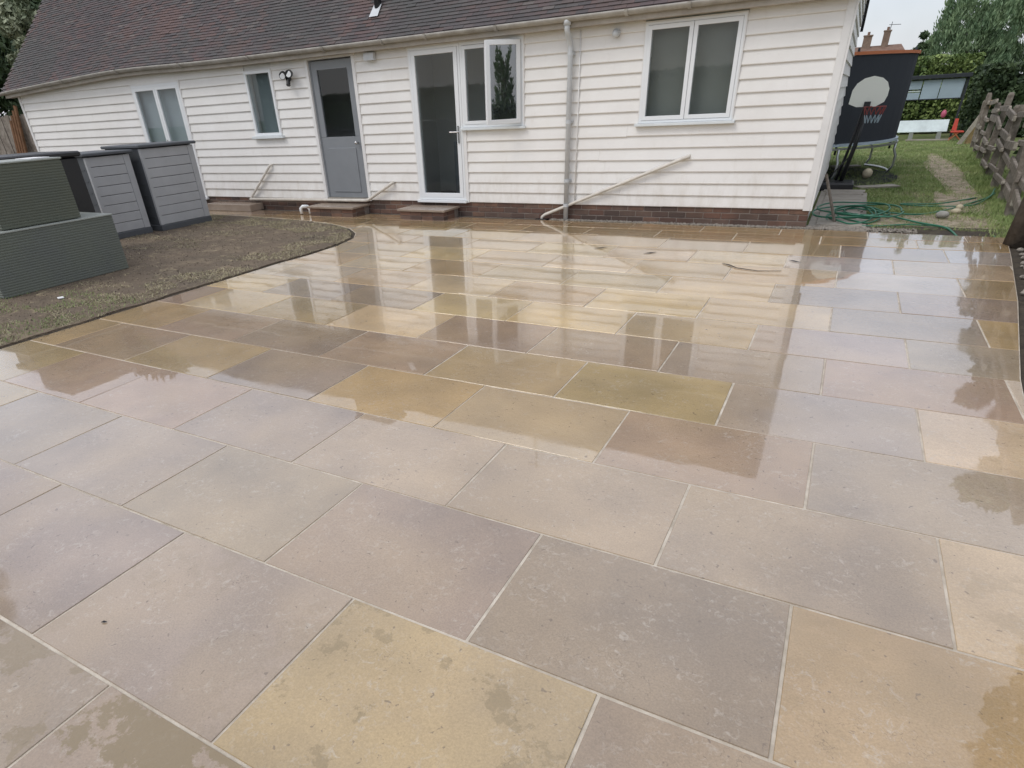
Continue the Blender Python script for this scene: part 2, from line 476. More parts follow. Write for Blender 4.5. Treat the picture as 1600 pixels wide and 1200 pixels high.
def ground_mat(name, layers, base, rough=.95, bump=.8):
    """layers: (colour, scale, lo, hi)"""
    m = bpy.data.materials.new(name); m.use_nodes = True
    t = m.node_tree; L = t.links.new; N = t.nodes.new; b = t.nodes['Principled BSDF']
    g = N('ShaderNodeNewGeometry'); cur = None
    for c, s, lo, hi in layers:
        n = N('ShaderNodeTexNoise'); n.inputs['Scale'].default_value = s; n.inputs['Detail'].default_value = 8
        n.inputs['Roughness'].default_value = .68; n.inputs['Distortion'].default_value = .6
        L(g.outputs['Position'], n.inputs['Vector'])
        r = N('ShaderNodeValToRGB'); r.color_ramp.elements[0].position = lo; r.color_ramp.elements[1].position = hi
        L(n.outputs['Fac'], r.inputs['Fac'])
        x = N('ShaderNodeMix'); x.data_type = 'RGBA'; L(r.outputs['Color'], x.inputs[0])
        if cur is None: x.inputs[6].default_value = (*base, 1)
        else: L(cur, x.inputs[6])
        x.inputs[7].default_value = (*c, 1); cur = x.outputs[2]
    L(cur, b.inputs['Base Color'])
    b.inputs['Roughness'].default_value = rough; b.inputs['Specular IOR Level'].default_value = .25
    n = N('ShaderNodeTexNoise'); n.inputs['Scale'].default_value = 45; n.inputs['Detail'].default_value = 8
    L(g.outputs['Position'], n.inputs['Vector'])
    bp = N('ShaderNodeBump'); bp.inputs['Strength'].default_value = bump; bp.inputs['Distance'].default_value = .03
    L(n.outputs['Fac'], bp.inputs['Height']); L(bp.outputs['Normal'], b.inputs['Normal'])
    return m
M['soil'] = ground_mat('worn_soil', [((.21, .165, .115), 3.0, .50, .62), ((.13, .105, .078), 1.0, .48, .64), ((.11, .085, .062), 9, .54, .68), ((.34, .28, .18), 5.5, .57, .68)], (.155, .12, .087))
M['lawn'] = ground_mat('lawn_ground', [((.14, .19, .06), 1.2, .4, .6), ((.26, .23, .13), 6, .55, .7)], (.17, .18, .085))
M['dirt'] = ground_mat('dirt_path', [((.44, .37, .28), 5, .45, .6), ((.18, .18, .09), 7, .50, .62), ((.20, .16, .12), 18, .55, .68)], (.34, .28, .21))
M['edge'] = ground_mat('damp_earth', [((.09, .075, .055), 9, .4, .6)], (.055, .045, .036))

# ------------------------------------------------------------------ ground
gv = []; gf = []
for (x0, x1, y0, y1) in ((-300, 300, -300, 400),):
    gv = [(x0, y0, -.045), (x1, y0, -.045), (x1, y1, -.045), (x0, y1, -.045)]; gf = [(0, 1, 2, 3)]
tag(mesh_obj('ground', gv, gf, M['lawn']), kind='structure')

# outline of the paved area
LAWN_EDGE = [(-5.64, -1.3), (-5.64, 5.3), (-5.60, 5.8), (-5.62, 6.35), (-5.74, 6.85), (-5.98, 7.2), (-6.35, 7.52), (-6.9, 7.78), (-7.6, 7.95),
             (-8.6, 8.08), (-10.2, 8.16), (-12.2, 8.2)]
PATIO = [(1.2, -1.3), (1.0, 0), (.99, 1.5), (1.02, 3.0), (1.15, 4.28), (1.40, 6.03), (1.60, 7.71), (1.70, 8.66), (-.1, 8.745), (-3, 8.75), (-12.2, 8.75)] + LAWN_EDGE[::-1]

def clip_poly(poly, x0, x1, y0, y1):
    def cut(p, inside, inter):
        o = []
        for i in range(len(p)):
            a, b = p[i-1], p[i]
            ia, ib = inside(a), inside(b)
            if ib:
                if not ia: o.append(inter(a, b))
                o.append(b)
            elif ia: o.append(inter(a, b))
        return o
    def ix(x): return lambda a, b: (x, a[1] + (b[1]-a[1])*(x-a[0])/(b[0]-a[0]))
    def iy(y): return lambda a, b: (a[0] + (b[0]-a[0])*(y-a[1])/(b[1]-a[1]), y)
    p = poly
    for f, g_ in ((lambda q: q[0] >= x0, ix(x0)), (lambda q: q[0] <= x1, ix(x1)), (lambda q: q[1] >= y0, iy(y0)), (lambda q: q[1] <= y1, iy(y1))):
        if not p: return []
        p = cut(p, f, g_)
    q = []
    for v in p:
        if not q or math.dist(v, q[-1]) > .004: q.append(v)
    if len(q) > 2 and math.dist(q[0], q[-1]) < .004: q.pop()
    return q
def area(p): return .5*sum(p[i-1][0]*p[i][1]-p[i][0]*p[i-1][1] for i in range(len(p)))

patio = link(bpy.data.objects.new('patio', None)); tag(patio, kind='structure')
mb = MB().prism(PATIO, -.06, -.0036)
mb.build('mortar_bed', M['mortar'], patio)
YL = [-1.3, -.71, -.10, .514, 1.159, 1.792, 2.406, 3.025, 3.628, 4.232, 4.805, 5.416, 6.03, 6.64, 7.25, 7.86, 8.32, 8.76]
# stone colours (linear), the last one whitened for reflected sky ---------------------------------------------------
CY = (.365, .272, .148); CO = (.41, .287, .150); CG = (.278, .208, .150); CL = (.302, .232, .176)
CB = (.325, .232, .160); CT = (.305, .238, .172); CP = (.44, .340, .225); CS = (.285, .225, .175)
CSKY = (.46, .40, .345)  # pale stone with the white sky reflection put into its colour
# (x, y) on the ground of slabs whose colour the photograph shows, stone, blotchiness
KNOWN = [(-.9,.25,CT,.7),(-1.3,.3,CT,.7),(-.55,.8,CY,.55),(.55,.8,CO,.25),(-.1,.8,CG,0),(.3,.3,CG,0)]
def pxg(x, y):
    """point of the patio seen at a photograph pixel (used only to say which stone is which)"""
    v = cam.matrix_world.to_3x3() @ Vector(((x-735.86)/934.33, -(y-730.77)/934.33, -1))
    k = -CAM_H/v.z
    return v.x*k, v.y*k
PIX = [((650,1080),CY,.5),((1400,1090),CO,.15),((1540,930),CP,.2),((990,950),CG,0),((640,880),CG,0),((300,1000),CG,0),((1060,1160),CG,0),
       ((200,1150),CT,.8),((50,1080),CS,.55),((120,870),CS,0),((400,770),CT,0),((640,700),CL,0),((250,720),CL,0),((900,780),CT,0),((1240,880),CT,0),((1420,770),CS,0),
       ((1520,680),CP,.1),((1350,650),CS,0),((1000,610),CY,0),((820,580),CY,0),((1110,690),CB,0),((830,680),CP,0),((660,620),CO,0),((450,590),CL,0),
       ((350,650),CL,0),((940,545),CB,0),((1430,600),CL,0),((1100,520),CY,0),((980,445),CY,0),((1220,392),CY,0),((1560,520),CO,0),((1540,450),CY,0),
       ((170,540),CB,0),((300,495),CB,0),((500,485),CY,0),((600,540),CB,0),((700,520),CB,0),((430,455),CL,0),((1500,610),CT,0),((1300,470),CL,0),
       ((1450,480),CL,0),((1250,570),CS,0),((1560,620),CB,0),((60,620),CL,0),((1130,620),CY,0),((500,700),CT,0),((780,1150),CY,.5),((100,1000),CS,.15),
       ((1480,550),CT,0),((1340,540),CL,0),((330,450),CB,0),((830,440),CY,0),((560,460),CT,0)]
for (px, c, s) in PIX:
    KNOWN.append((*pxg(*px), c, s))
slab_meshes = {}
rs = random.Random(5)
TH = .030
def slab_mesh(poly, cx, cy, jit=None):
    """slab with a small chamfer, local coordinates round (cx, cy)"""
    n = len(poly)
    if jit: poly = [(x+jit.uniform(-.0016, .0016), y+jit.uniform(-.0016, .0016)) for x, y in poly]
    def inset(d):
        o = []
        for i in range(n):
            p0, p1, p2 = Vector(poly[i-1]), Vector(poly[i]), Vector(poly[(i+1) % n])
            e1 = (p1-p0).normalized(); e2 = (p2-p1).normalized()
            n1 = Vector((-e1.y, e1.x)); n2 = Vector((-e2.y, e2.x))
            b = (n1+n2)
            b = b/max(.3, b.length_squared)*2
            q = p1 + b*d
            o.append((q.x-cx, q.y-cy))
        return o
    a, b_ = inset(.0055), inset(.0068)
    vs = [(x, y, -TH) for x, y in a] + [(x, y, -.0016) for x, y in a] + [(x, y, 0) for x, y in b_]
    fs = [tuple(range(n))[::-1], tuple(range(2*n, 3*n))]
    for k in range(2):
        for i in range(n):
            j = (i+1) % n
            fs.append((k*n+i, k*n+j, (k+1)*n+j, (k+1)*n+i))
    me = bpy.data.meshes.new('paving_slab'); me.from_pydata(vs, [], fs); me.validate(); me.materials.append(M['slab'])
    return me
J = .909
for r in range(len(YL)-1):
    y0, y1 = YL[r], YL[r+1]
    off = (-.295 if r % 2 == 1 else .1639)
    if r >= 15: off += .25
    n0 = int((-12.5-off)//J)
    for k in range(n0, 4):
        x0 = off + k*J; x1 = x0 + J
        if x0 > 1.9: continue
        poly = clip_poly(PATIO, x0, x1, y0, y1)
        if len(poly) < 3: continue
        if area(poly) < 0: poly = poly[::-1]
        if abs(area(poly)) < .012: continue
        cx = sum(p[0] for p in poly)/len(poly); cy = sum(p[1] for p in poly)/len(poly)
        full = abs(area(poly) - J*(y1-y0)) < 1e-4
        key = (r, rs.randrange(4)) if full else None
        if full:
            cx, cy = (x0+x1)/2, (y0+y1)/2
            if key not in slab_meshes: slab_meshes[key] = slab_mesh([(x0,y0),(x1,y0),(x1,y1),(x0,y1)], cx, cy, rs)
            me = slab_meshes[key]
        else: me = slab_mesh(poly, cx, cy)
        o = link(bpy.data.objects.new('paving_slab', me), patio)
        o.location = (cx, cy, rs.uniform(-.0006, .0010))
        o.rotation_euler = (R(max(-.22, min(.22, rs.gauss(0, .15)))), R(max(-.16, min(.16, rs.gauss(0, .11)))), 0)
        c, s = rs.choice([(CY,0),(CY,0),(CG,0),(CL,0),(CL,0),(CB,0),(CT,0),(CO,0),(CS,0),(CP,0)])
        if y0 > 3.6: c = rs.choice([(.50, .375, .22), (.50, .375, .22), (.50, .37, .185), (.50, .37, .185), (.47, .35, .20), CO, CP])  # gold stones, made paler for the house reflection put into their colour
        if y0 > 3.0 and x0 > -.5: c = rs.choice([CSKY, CSKY, CSKY, CP, CL])  # sky sheen on the right side put into the stone colour
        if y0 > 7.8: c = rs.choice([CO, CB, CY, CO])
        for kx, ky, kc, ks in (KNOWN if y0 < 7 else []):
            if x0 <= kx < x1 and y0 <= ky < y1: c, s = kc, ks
        j = rs.uniform(.93, 1.08)*(1.0 if y0 < 1.7 else 1.12)  # mid and far stones lightened to carry reflection brightness in their colour
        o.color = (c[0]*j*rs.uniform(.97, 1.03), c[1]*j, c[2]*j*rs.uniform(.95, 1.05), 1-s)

# ------------------------------------------------------------------ left lawn, worn and brown
lawn_poly = [(-26, -1.3)] + LAWN_EDGE + [(-12.2, 9.3), (-26, 9.3)]
def grid_in_poly(poly, name, matl, step=.25, amp=.02, z0=0, kind='structure', edge_drop=.03):
    from mathutils.geometry import intersect_point_tri_2d
    # triangulate outline with interior grid points through bmesh fill is costly; use prism for the sheet and relief for clods
    mb = MB().prism(poly, z0-.1, z0)
    return mb.build(name, matl)
def inpoly(x, y, poly):
    c = False; n = len(poly); j = n-1
    for i in range(n):
        xi, yi = poly[i]; xj, yj = poly[j]
        if (yi > y) != (yj > y) and x < (xj-xi)*(y-yi)/(yj-yi)+xi: c = not c
        j = i
    return c
def dense_edge(step=.09):
    o_ = []
    for i in range(len(LAWN_EDGE)-1):
        a, b = Vector(LAWN_EDGE[i]), Vector(LAWN_EDGE[i+1]); m_ = max(1, int((b-a).length/step))
        nrm = Vector((-(b-a).y, (b-a).x)).normalized()
        for k in range(m_):
            p = a+(b-a)*k/m_
            d = .035 + .07*(mnoise.noise(Vector((p.x*5, p.y*5, 2)))*.5+.5) + .03*mnoise.noise(Vector((p.x*17, p.y*17, 5)))
            o_.append((p.x+nrm.x*d, p.y+nrm.y*d))
    return o_
inner = dense_edge()
tag(MB().prism([(-26, -1.3)] + inner + [(-12.2, 9.3), (-26, 9.3)], -.2, .004).build('lawn_soil', M['soil']), kind='structure')
tag(MB().prism([(-5.9, -1.3)] + [(x-.004, y-.002) for x, y in LAWN_EDGE] + [(-12.2, 8.0), (-7.5, 7.5), (-6.0, 6.4)], -.22, -.012).build('soil_edge', M['edge']), kind='structure')

def edge_dist(x, y):
    best = 9
    for i in range(len(LAWN_EDGE)-1):
        a = Vector(LAWN_EDGE[i]); b = Vector(LAWN_EDGE[i+1]); p = Vector((x, y))
        t = max(0, min(1, (p-a).dot(b-a)/(b-a).length_squared))
        best = min(best, (p-(a+(b-a)*t)).length)
    return best
def blades(name, matl, n, region, hmin, hmax, wid, dens, seed, lean=.6, label=None):
    rb = random.Random(seed); v = []; f = []
    tries = 0; cnt = 0
    while cnt < n and tries < n*14:
        tries += 1
        x, y = region(rb)
        if x is None or rb.random() > dens(x, y): continue
        h = rb.uniform(hmin, hmax); a = rb.uniform(0, 6.283); w = wid*rb.uniform(.6, 1.3)
        dx, dy = math.cos(a)*w, math.sin(a)*w
        la = rb.uniform(0, 6.283); ll = h*lean*rb.uniform(.3, 1.6)
        i = len(v)
        v += [(x-dx, y-dy, 0), (x+dx, y+dy, 0), (x+math.cos(la)*ll, y+math.sin(la)*ll, h)]
        f.append((i, i+1, i+2)); cnt += 1
    o = mesh_obj(name, v, f, matl)
    return tag(o, label=label, cat=name.replace('_', ' '), kind='stuff')
def reg_left(rb):
    x = rb.uniform(-11.5, -5.62); y = rb.uniform(1.5, 8.1)
    if not inpoly(x, y, lawn_poly): return None, None
    return x, y
def nz(x, y, s, o=0): return mnoise.noise(Vector((x*s+o, y*s, o)))*.5+.5
blades('dry_grass', M['straw'], 26000, reg_left, .006, .026, .005,
       lambda x, y: (1.0 if .06 < edge_dist(x, y) < .75 and nz(x*.6+y*.3, y, 3.0) > .50 else .35 if nz(x*.5, y*1.8, 1.6, 7) > .62 else .02) if edge_dist(x, y) > .04 else 0, 3, 1.6,
       'straw coloured trodden grass along the curved edge of the left lawn')
blades('thin_grass', M['grass'], 5000, reg_left, .008, .035, .0035,
       lambda x, y: (.9 if y < 3.6 and x > -7.6 and nz(x, y, 2.0, 3) > .46 else .0) if edge_dist(x, y) > .1 else 0, 4, .8,
       'thin green grass growing below the olive boxes on the left lawn')
# clods and crumbs of earth, a few of them spilled over the paving edge
cb_ = random.Random(77); cl_ = MB()
def crumb(x, y, s, z):
    a = cb_.random()*6.28
    p = [(x+s*cb_.uniform(.6, 1.2)*math.cos(a+k*1.571), y+s*cb_.uniform(.6, 1.2)*math.sin(a+k*1.571), z) for k in range(4)]
    cl_.add(p+[(x+cb_.uniform(-.3, .3)*s, y+cb_.uniform(-.3, .3)*s, z+s*cb_.uniform(.6, 1.1))], [(0,1,4),(1,2,4),(2,3,4),(3,0,4)])
for _ in range(9000):
    x, y = cb_.uniform(-9.6, -5.6), cb_.uniform(1.2, 8.0)
    if not inpoly(x, y, lawn_poly) or edge_dist(x, y) < .02: continue
    near = edge_dist(x, y) < .16
    if not near and cb_.random() < .55: continue
    crumb(x, y, cb_.uniform(.004, .014)*(1.25 if near else 1), -.006 if near else .002)
for _ in range(160):
    y = cb_.uniform(1.6, 6.6); crumb(-5.62+abs(cb_.gauss(0, .035)), y, cb_.uniform(.002, .006), .0005)
tag(cl_.build('soil_crumbs', M['edge']), 'crumbs and clods of earth along the edge of the left lawn', 'soil', kind='stuff')
# stray white scraps
tag(MB().prism([(-6.78, 3.30), (-6.72, 3.28), (-6.70, 3.33), (-6.76, 3.35)], .012, .02).build('paper_scrap', M['paper']), 'small white scrap lying on the grass before the olive boxes', 'litter')

# ------------------------------------------------------------------ house
HY = 8.87                     # face of the front wall
XL, XR = -16.42, -.24
EAVE_Z, EAVE_Y = 2.34, 8.70
RY, RZ = 11.45, 5.16          # ridge
BACK = 2*RY - EAVE_Y
slope = (RZ-EAVE_Z)/(RY-EAVE_Y)
house = thing('house', 'long single storey white weatherboarded house with a tiled roof behind the patio', 'house', (-8.3, HY, 0))
OPEN = [(-12.40, -11.03, .16, 2.14), (-9.30, -8.68, 1.22, 2.18), (-7.86, -6.96, .16, 2.24), (-5.90, -5.04, .22, 2.25), (-5.04, -4.06, 1.22, 2.25), (-2.43, -1.30, 1.19, 2.24)]
# structural wall behind the boards, pieces between the openings
wb = MB()
xs = sorted({XL+.01, XR-.01, *[a for o in OPEN for a in o[:2]]})
for i in range(len(xs)-1):
    a, b = xs[i], xs[i+1]
    spans = [(.0, 2.45)]
    for (ox0, ox1, oz0, oz1) in OPEN:
        if ox0 <= a+1e-6 and b-1e-6 <= ox1:
            spans = [(0, oz0), (oz1, 2.45)]
    for z0, z1 in spans: wb.box(a, b, HY+.012, HY+.20, z0, z1)
part('wall', wb, M['trim'], house)
part('rear_wall', MB().box(XL+.2, XR-.2, BACK-.3, BACK-.15, 0, 2.45), M['trim'], house)
def gable(x0, x1):
    p = [(EAVE_Y+.18+.195, -.02), (BACK-.32+.17, -.02), (BACK-.15, 2.40), (RY, RZ-.12), (EAVE_Y+.375, 2.40)]
    v = [(x0, y, z) for y, z in p] + [(x1, y, z) for y, z in p]
    n = 5
    return MB().add(v, [tuple(range(n)), tuple(range(n, 2*n))[::-1]] + [(i, n+i, n+(i+1) % n, (i+1) % n) for i in range(n)])
part('gable_wall', gable(XL+.01, XL+.19), M['trim'], house)
part('gable_wall', gable(XR-.20, XR-.022), M['trim'], house)
# rooms
rm = MB()
rm.box(XL+.3, XR-.3, 12.4, 12.5, .02, 2.5)
rm.box(-10.14, -3.26, HY+1.35, HY+1.42, .18, 2.49)
for x in (-10.2, -6.4, -3.2): rm.box(x-.05, x+.05, HY+.21, 12.39, .02, 2.5)
rm.box(XL+.3, XR-.3, HY+.21, 12.39, 2.5, 2.56)
part('interior_wall', rm, M['room'], house)
part('interior_floor', MB().box(XL+.3, XR-.3, HY+.21, 12.39, -.02, .17), M['roomfloor'], house)

# plinth bricks ------------------------------------------------------------
part('plinth_mortar', MB().box(XL, XR-.012, HY+.004, HY+.011, -.05, .225), M['brickmortar'], house)
bcols = [(.17,.095,.07), (.14,.08,.062), (.20,.12,.085), (.12,.08,.065), (.17,.115,.09), (.095,.068,.058), (.21,.12,.085)]
bmesh_var = []
for c in bcols:
    mb = MB().bbox(-.1065, .1065, 0, .10, 0, .064, .003)
    me = bpy.data.meshes.new('brick'); me.from_pydata(mb.v, [], mb.f); me.materials.append(M['brick'])
    paint_tint(me, [c]*len(me.polygons)); bmesh_var.append(me)
def brick(x, y, z, parent, rot=0, sx=1.0):
    o = link(bpy.data.objects.new('brick', random.choice(bmesh_var)), parent)
    o.location = (x, y, z); o.rotation_euler = (0, 0, rot); o.scale = (sx, 1, 1)
    return o
nb = 0
for row in range(3):
    x = XR-.115-(.112 if row % 2 else 0)
    while x > XL+.1:
        brick(x+8.3, random.uniform(-.004, .001), .0+row*.0745-.004, house); nb += 1
        x -= .2245
    if row % 2: brick(XR-.006-.05+8.3-.0, -.001, row*.0745-.004, house, 0, .46)
# gravel between patio and plinth
rb = random.Random(9); gvv = MB()
for _ in range(2600):
    x = rb.uniform(-3.6, .9); y = 8.75 + rb.random()*(.10 if x < -.25 else .28)
    if x > -.25: y = 8.72 + rb.random()*.25
    s = rb.uniform(.006, .014); z = -.004+rb.random()*.012
    a = rb.random()*3
    gvv.add([(x+s*math.cos(a), y+s*math.sin(a), z), (x-s*math.sin(a), y+s*math.cos(a), z), (x-s*math.cos(a), y-s*math.sin(a), z), (x+s*math.sin(a), y-s*math.cos(a), z), (x, y, z+s)],
            [(0,1,4),(1,2,4),(2,3,4),(3,0,4)])
tag(gvv.build('gravel', M['grav']), 'thin strip of small gravel between the brick plinth and the paving', 'gravel', kind='stuff')
tag(MB().box(-12.2, .1, 8.746, 8.90, -.1, -.018).build('gravel_bed', M['edge']), kind='structure')

# weatherboards ------------------------------------------------------------
def wboard(x0, x1, z0, h=.165, root=house, last=False):
    """feather edged board along X: bottom edge stands proud"""
    t0, t1 = .030, .008
    zt = z0 + h
    vs = []
    dz_ = (random.uniform(-.003, .003), random.uniform(-.003, .003)); b0_ = z0
    for x in (x0, x1):
        z0 = b0_ + dz_[x == x1]
        vs += [(x, HY+.012, z0+.004), (x, HY-t0+.012, z0), (x, HY-t0+.009, z0+.008), (x, HY-t1+.012, zt), (x, HY+.0125, zt)]
    fs = [(4,3,2,1,0), (5,6,7,8,9)] + [(i, (i+1) % 5, 5+(i+1) % 5, 5+i) for i in range(5)]
    return part('weatherboard', MB().add(vs, fs), M['board'], root)
P = .1396
rows = []
z = .205
while z < 2.2:
    rows.append(z); z += P
TRIM = .012
for z in rows:
    segs = [(XL+.075, XR-.078)]
    for (ox0, ox1, oz0, oz1) in OPEN:
        t = TRIM if ox1-ox0 < 1.2 or ox0 < -6 else TRIM
        if z+.10 > oz0 and z < oz1+.0:
            ns = []
            for a, b in segs:
                if ox1+t <= a or ox0-t >= b: ns.append((a, b)); continue
                if ox0-t > a: ns.append((a, ox0-t))
                if ox1+t < b: ns.append((ox1+t, b))
            segs = ns
    for a, b in segs:
        if b-a < .05: continue
        # long runs are made of two or three lengths butted together
        cuts = [a, b]
        if b-a > 4.2: cuts = [a, a+(b-a)*random.uniform(.35, .65), b]
        for i in range(len(cuts)-1):
            wboard(cuts[i]+.0008, cuts[i+1]-.0008, z+random.uniform(-.0015, .0015), min(.160, 2.31-z))
# corner boards
part('corner_board', MB().bbox(XR-.078, XR-.002, HY-.026, HY+.011, .19, 2.33, .003), M['trim'], house)
part('corner_board', MB().bbox(XR+.0, XR+.022, HY-.026, HY+.075, .19, 2.33, .003), M['trim'], house)
part('corner_board', MB().bbox(XL-.0, XL+.075, HY-.026, HY+.011, .19, 2.33, .003), M['trim'], house)
# boards of the right gable
zz = .205
while zz < RZ-.35:
    top = min(zz+P+.02, RZ-.3)
    def ylim(z): return (max(HY+.078, EAVE_Y + (z-EAVE_Z)/slope + .16), min(BACK-.17, BACK-(z-EAVE_Z)/slope-.16))
    a, b = ylim(zz+P) if zz+P > EAVE_Z else (HY+.078, BACK-.17)
    if b-a > .3:
        v = []
        for y in (a, b):
            v += [(XR-.021, y, zz+.004), (XR+.012, y, zz), (XR+.010, y, zz+.008), (XR-.012, y, top), (XR-.021, y, top)]
        part('weatherboard', MB().add(v, [(0,1,2,3,4), (9,8,7,6,5)] + [(i, 5+i, 5+(i+1) % 5, (i+1) % 5) for i in range(5)]), M['board'], house)
    zz += P
# right end verge (dark) and soffit
def along(x0, x1, y0, z0, y1, z1, w, name, m):
    d = Vector((0, y1-y0, z1-z0)).normalized(); n = Vector((0, -d.z, d.y))
    v = []
    for x in (x0, x1):
        for (yy, zz2) in ((y0, z0), (y1, z1)):
            v += [(x, yy, zz2), (x, yy+n.y*w, zz2+n.z*w)]
    part(name, MB().add(v, [(0,2,3,1),(4,5,7,6),(0,1,5,4),(2,6,7,3),(0,4,6,2),(1,3,7,5)]), m, house)
along(XR+.002, XR+.045, EAVE_Y-.02, EAVE_Z-.10, RY, RZ-.10, .17, 'bargeboard', M['dark'])
along(XR+.002, XR+.045, BACK+.02, EAVE_Z-.10, RY, RZ-.10, -.17, 'bargeboard', M['dark'])
# roof --------------------------------------------------------------------
LX = XL-.40
def sag(x):
    """old eave dips towards the left end"""
    t = max(0, (-12.0-x)/4.8)
    return -.13*t*t + .035*math.exp(-((x+12.2)/1.6)**2)
fa = MB(); so = MB(); NS = 30
for mb_, ya, yb, za, zb in ((fa, EAVE_Y+.0, EAVE_Y+.014, 2.265, 2.37), (so, EAVE_Y+.0145, HY+.005, 2.267, 2.28)):
    for i in range(NS+1):
        x = XL-.2 + (XR-.003-XL+.2)*i/NS; g__ = sag(x)
        mb_.v += [(x, ya, za+g__), (x, yb, za+g__), (x, yb, zb+g__), (x, ya, zb+g__)]
    for i in range(NS):
        for k in range(4): mb_.f.append((i*4+k, i*4+4+k, i*4+4+(k+1) % 4, i*4+(k+1) % 4))
    mb_.f += [(0, 1, 2, 3), (NS*4+3, NS*4+2, NS*4+1, NS*4)]
part('fascia', fa, M['fascia'], house); part('soffit', so, M['fascia'], house)
part('roof_deck', MB().add([(LX, EAVE_Y+.32, EAVE_Z+.32*slope-.17), (XR, EAVE_Y+.32, EAVE_Z+.32*slope-.05), (XR, RY, RZ-.06), (LX, RY, RZ-.2),
                            (LX, BACK, EAVE_Z-.16), (XR, BACK, EAVE_Z-.03)], [(0,1,2,3), (3,2,5,4)]), M['dark'], house)
rt = random.Random(21)
tcol = [(.125,.091,.088), (.110,.086,.086), (.132,.092,.086), (.098,.087,.088), (.120,.102,.100), (.090,.079,.080), (.140,.096,.088), (.16,.135,.125)]
TW, TG = .160, .062
import itertools
L_slope = math.hypot(RY-EAVE_Y, RZ-EAVE_Z)
ang = math.atan2(RZ-EAVE_Z, RY-EAVE_Y)
cu, su = math.cos(ang), math.sin(ang)
nrow = int(L_slope/TG)
def tile_geo(x, s, w, tilt, back=False, lift=0.0):
    """a tile whose lower edge lies at distance s up the slope"""
    ln = TG*1.55
    vs = []
    for (u, up) in ((0, .019), (ln, .003)):
        for t in (0, .012):
            for xx in (x+.0012, x+w-.0012):
                n_ = up + t - .008 + lift + tilt*(xx-x)
                ss = s+u
                yy = EAVE_Y + ss*cu - n_*su; z_ = EAVE_Z + ss*su + n_*cu
                if back: yy = 2*RY-yy
                vs.append(Vector((xx, yy, z_ + sag(xx)*(1-ss/L_slope))))
    return vs
TF = [(0,1,3,2),(4,6,7,5),(0,4,5,1),(2,3,7,6),(0,2,6,4),(1,5,7,3)]
front = []
for r_ in range(nrow):
    x = LX + (TW/2 if r_ % 2 else 0)
    while x < XR+.04:
        w = min(TW, XR+.045-x)
        if w > .03: front.append((x, r_*TG, w, r_))
        x += TW
# the largest seen ones: nearest to the camera in the picture
def seen(t): 
    x, s = t[0], t[1]; y = EAVE_Y+s*cu; z_ = EAVE_Z+s*su
    return (x**2+y**2+(z_-CAM_H)**2) + (0 if z_ < 2.42+(-x-1.3)*.16 else 1000)
order = sorted(range(len(front)), key=lambda i: seen(front[i]))
single = set(order[:296])
tile_meshes = []
for c in tcol:
    ln = TG*1.55
    v = []
    for (u, up) in ((0, .019), (ln, .003)):
        for t in (0, .012):
            for xx in (.0012, TW-.0012): v.append((xx, u, up+t-.008))
    me = bpy.data.meshes.new('roof_tile'); me.from_pydata(v, [], TF); me.materials.append(M['tile'])
    paint_tint(me, [c]*6); tile_meshes.append(me)
v_all = []; f_all = []; c_all = []
def tile_tint(x, s):
    n1 = nz(x, s, .9, 3)
    if n1 > .66: return rt.choice([tcol[2], tcol[6], tcol[0], tcol[2]])
    if n1 < .38: return rt.choice([tcol[3], tcol[5], tcol[1]])
    return rt.choice(tcol[:6] + ([tcol[7]] if rt.random() < .15 else []))
for i, (x, s, w, r_) in enumerate(front):
    tl = rt.gauss(0, .010); lf = abs(rt.gauss(0, .0020))
    tint = tile_tint(x, s)
    if i in single and w > TW-.001:
        me = tile_meshes[tcol.index(tint)]
        o = link(bpy.data.objects.new('roof_tile', me), house)
        o.location = (x+8.3, EAVE_Y+s*cu-lf*su-HY, EAVE_Z+s*su+lf*cu + sag(x)*(1-s/L_slope))
        o.rotation_euler = (ang, tl*-.6, 0)
        continue
    b = len(v_all)
    vs = tile_geo(x, s, w, tl, False, lf)
    v_all += vs; f_all += [tuple(b+k for k in q) for q in TF]; c_all += [tint]*6
for r_ in range(0, nrow, 3):          # the far slope is never seen; courses as long strips
    vs = tile_geo(LX, r_*TG, XR-LX, 0, True)
    ln = TG*3.4
    b = len(v_all); v_all += vs; f_all += [tuple(b+k for k in q) for q in TF]; c_all += [tcol[0]]*6
me = bpy.data.meshes.new('roof_tiles'); me.from_pydata([tuple(v) for v in v_all], [], f_all); me.materials.append(M['tile'])
paint_tint(me, c_all)
o = link(bpy.data.objects.new('roof_tiles', me)); o.parent = house
me.transform(Matrix.Translation((8.3, -HY, 0))); tag(o, kind='stuff')
# ridge tiles
rdt = MB()
nR = 52
for k in range(nR):
    x0 = LX + (XR-LX)*k/nR; x1 = LX + (XR-LX)*(k+1)/nR-.006
    rr = .12+random.uniform(-.004, .004)
    pts = [(RY+rr*math.cos(math.pi*a/6), RZ-.03+rr*.8*math.sin(math.pi*a/6)) for a in range(7)]
    b = len(rdt.v)
    for x in (x0, x1): rdt.v += [(x, y, z_) for y, z_ in pts]
    for a in range(6): rdt.f.append((b+a, b+7+a, b+8+a, b+a+1))
o = part('ridge_tiles', rdt, M['bark'], house); tag(o, kind='stuff')
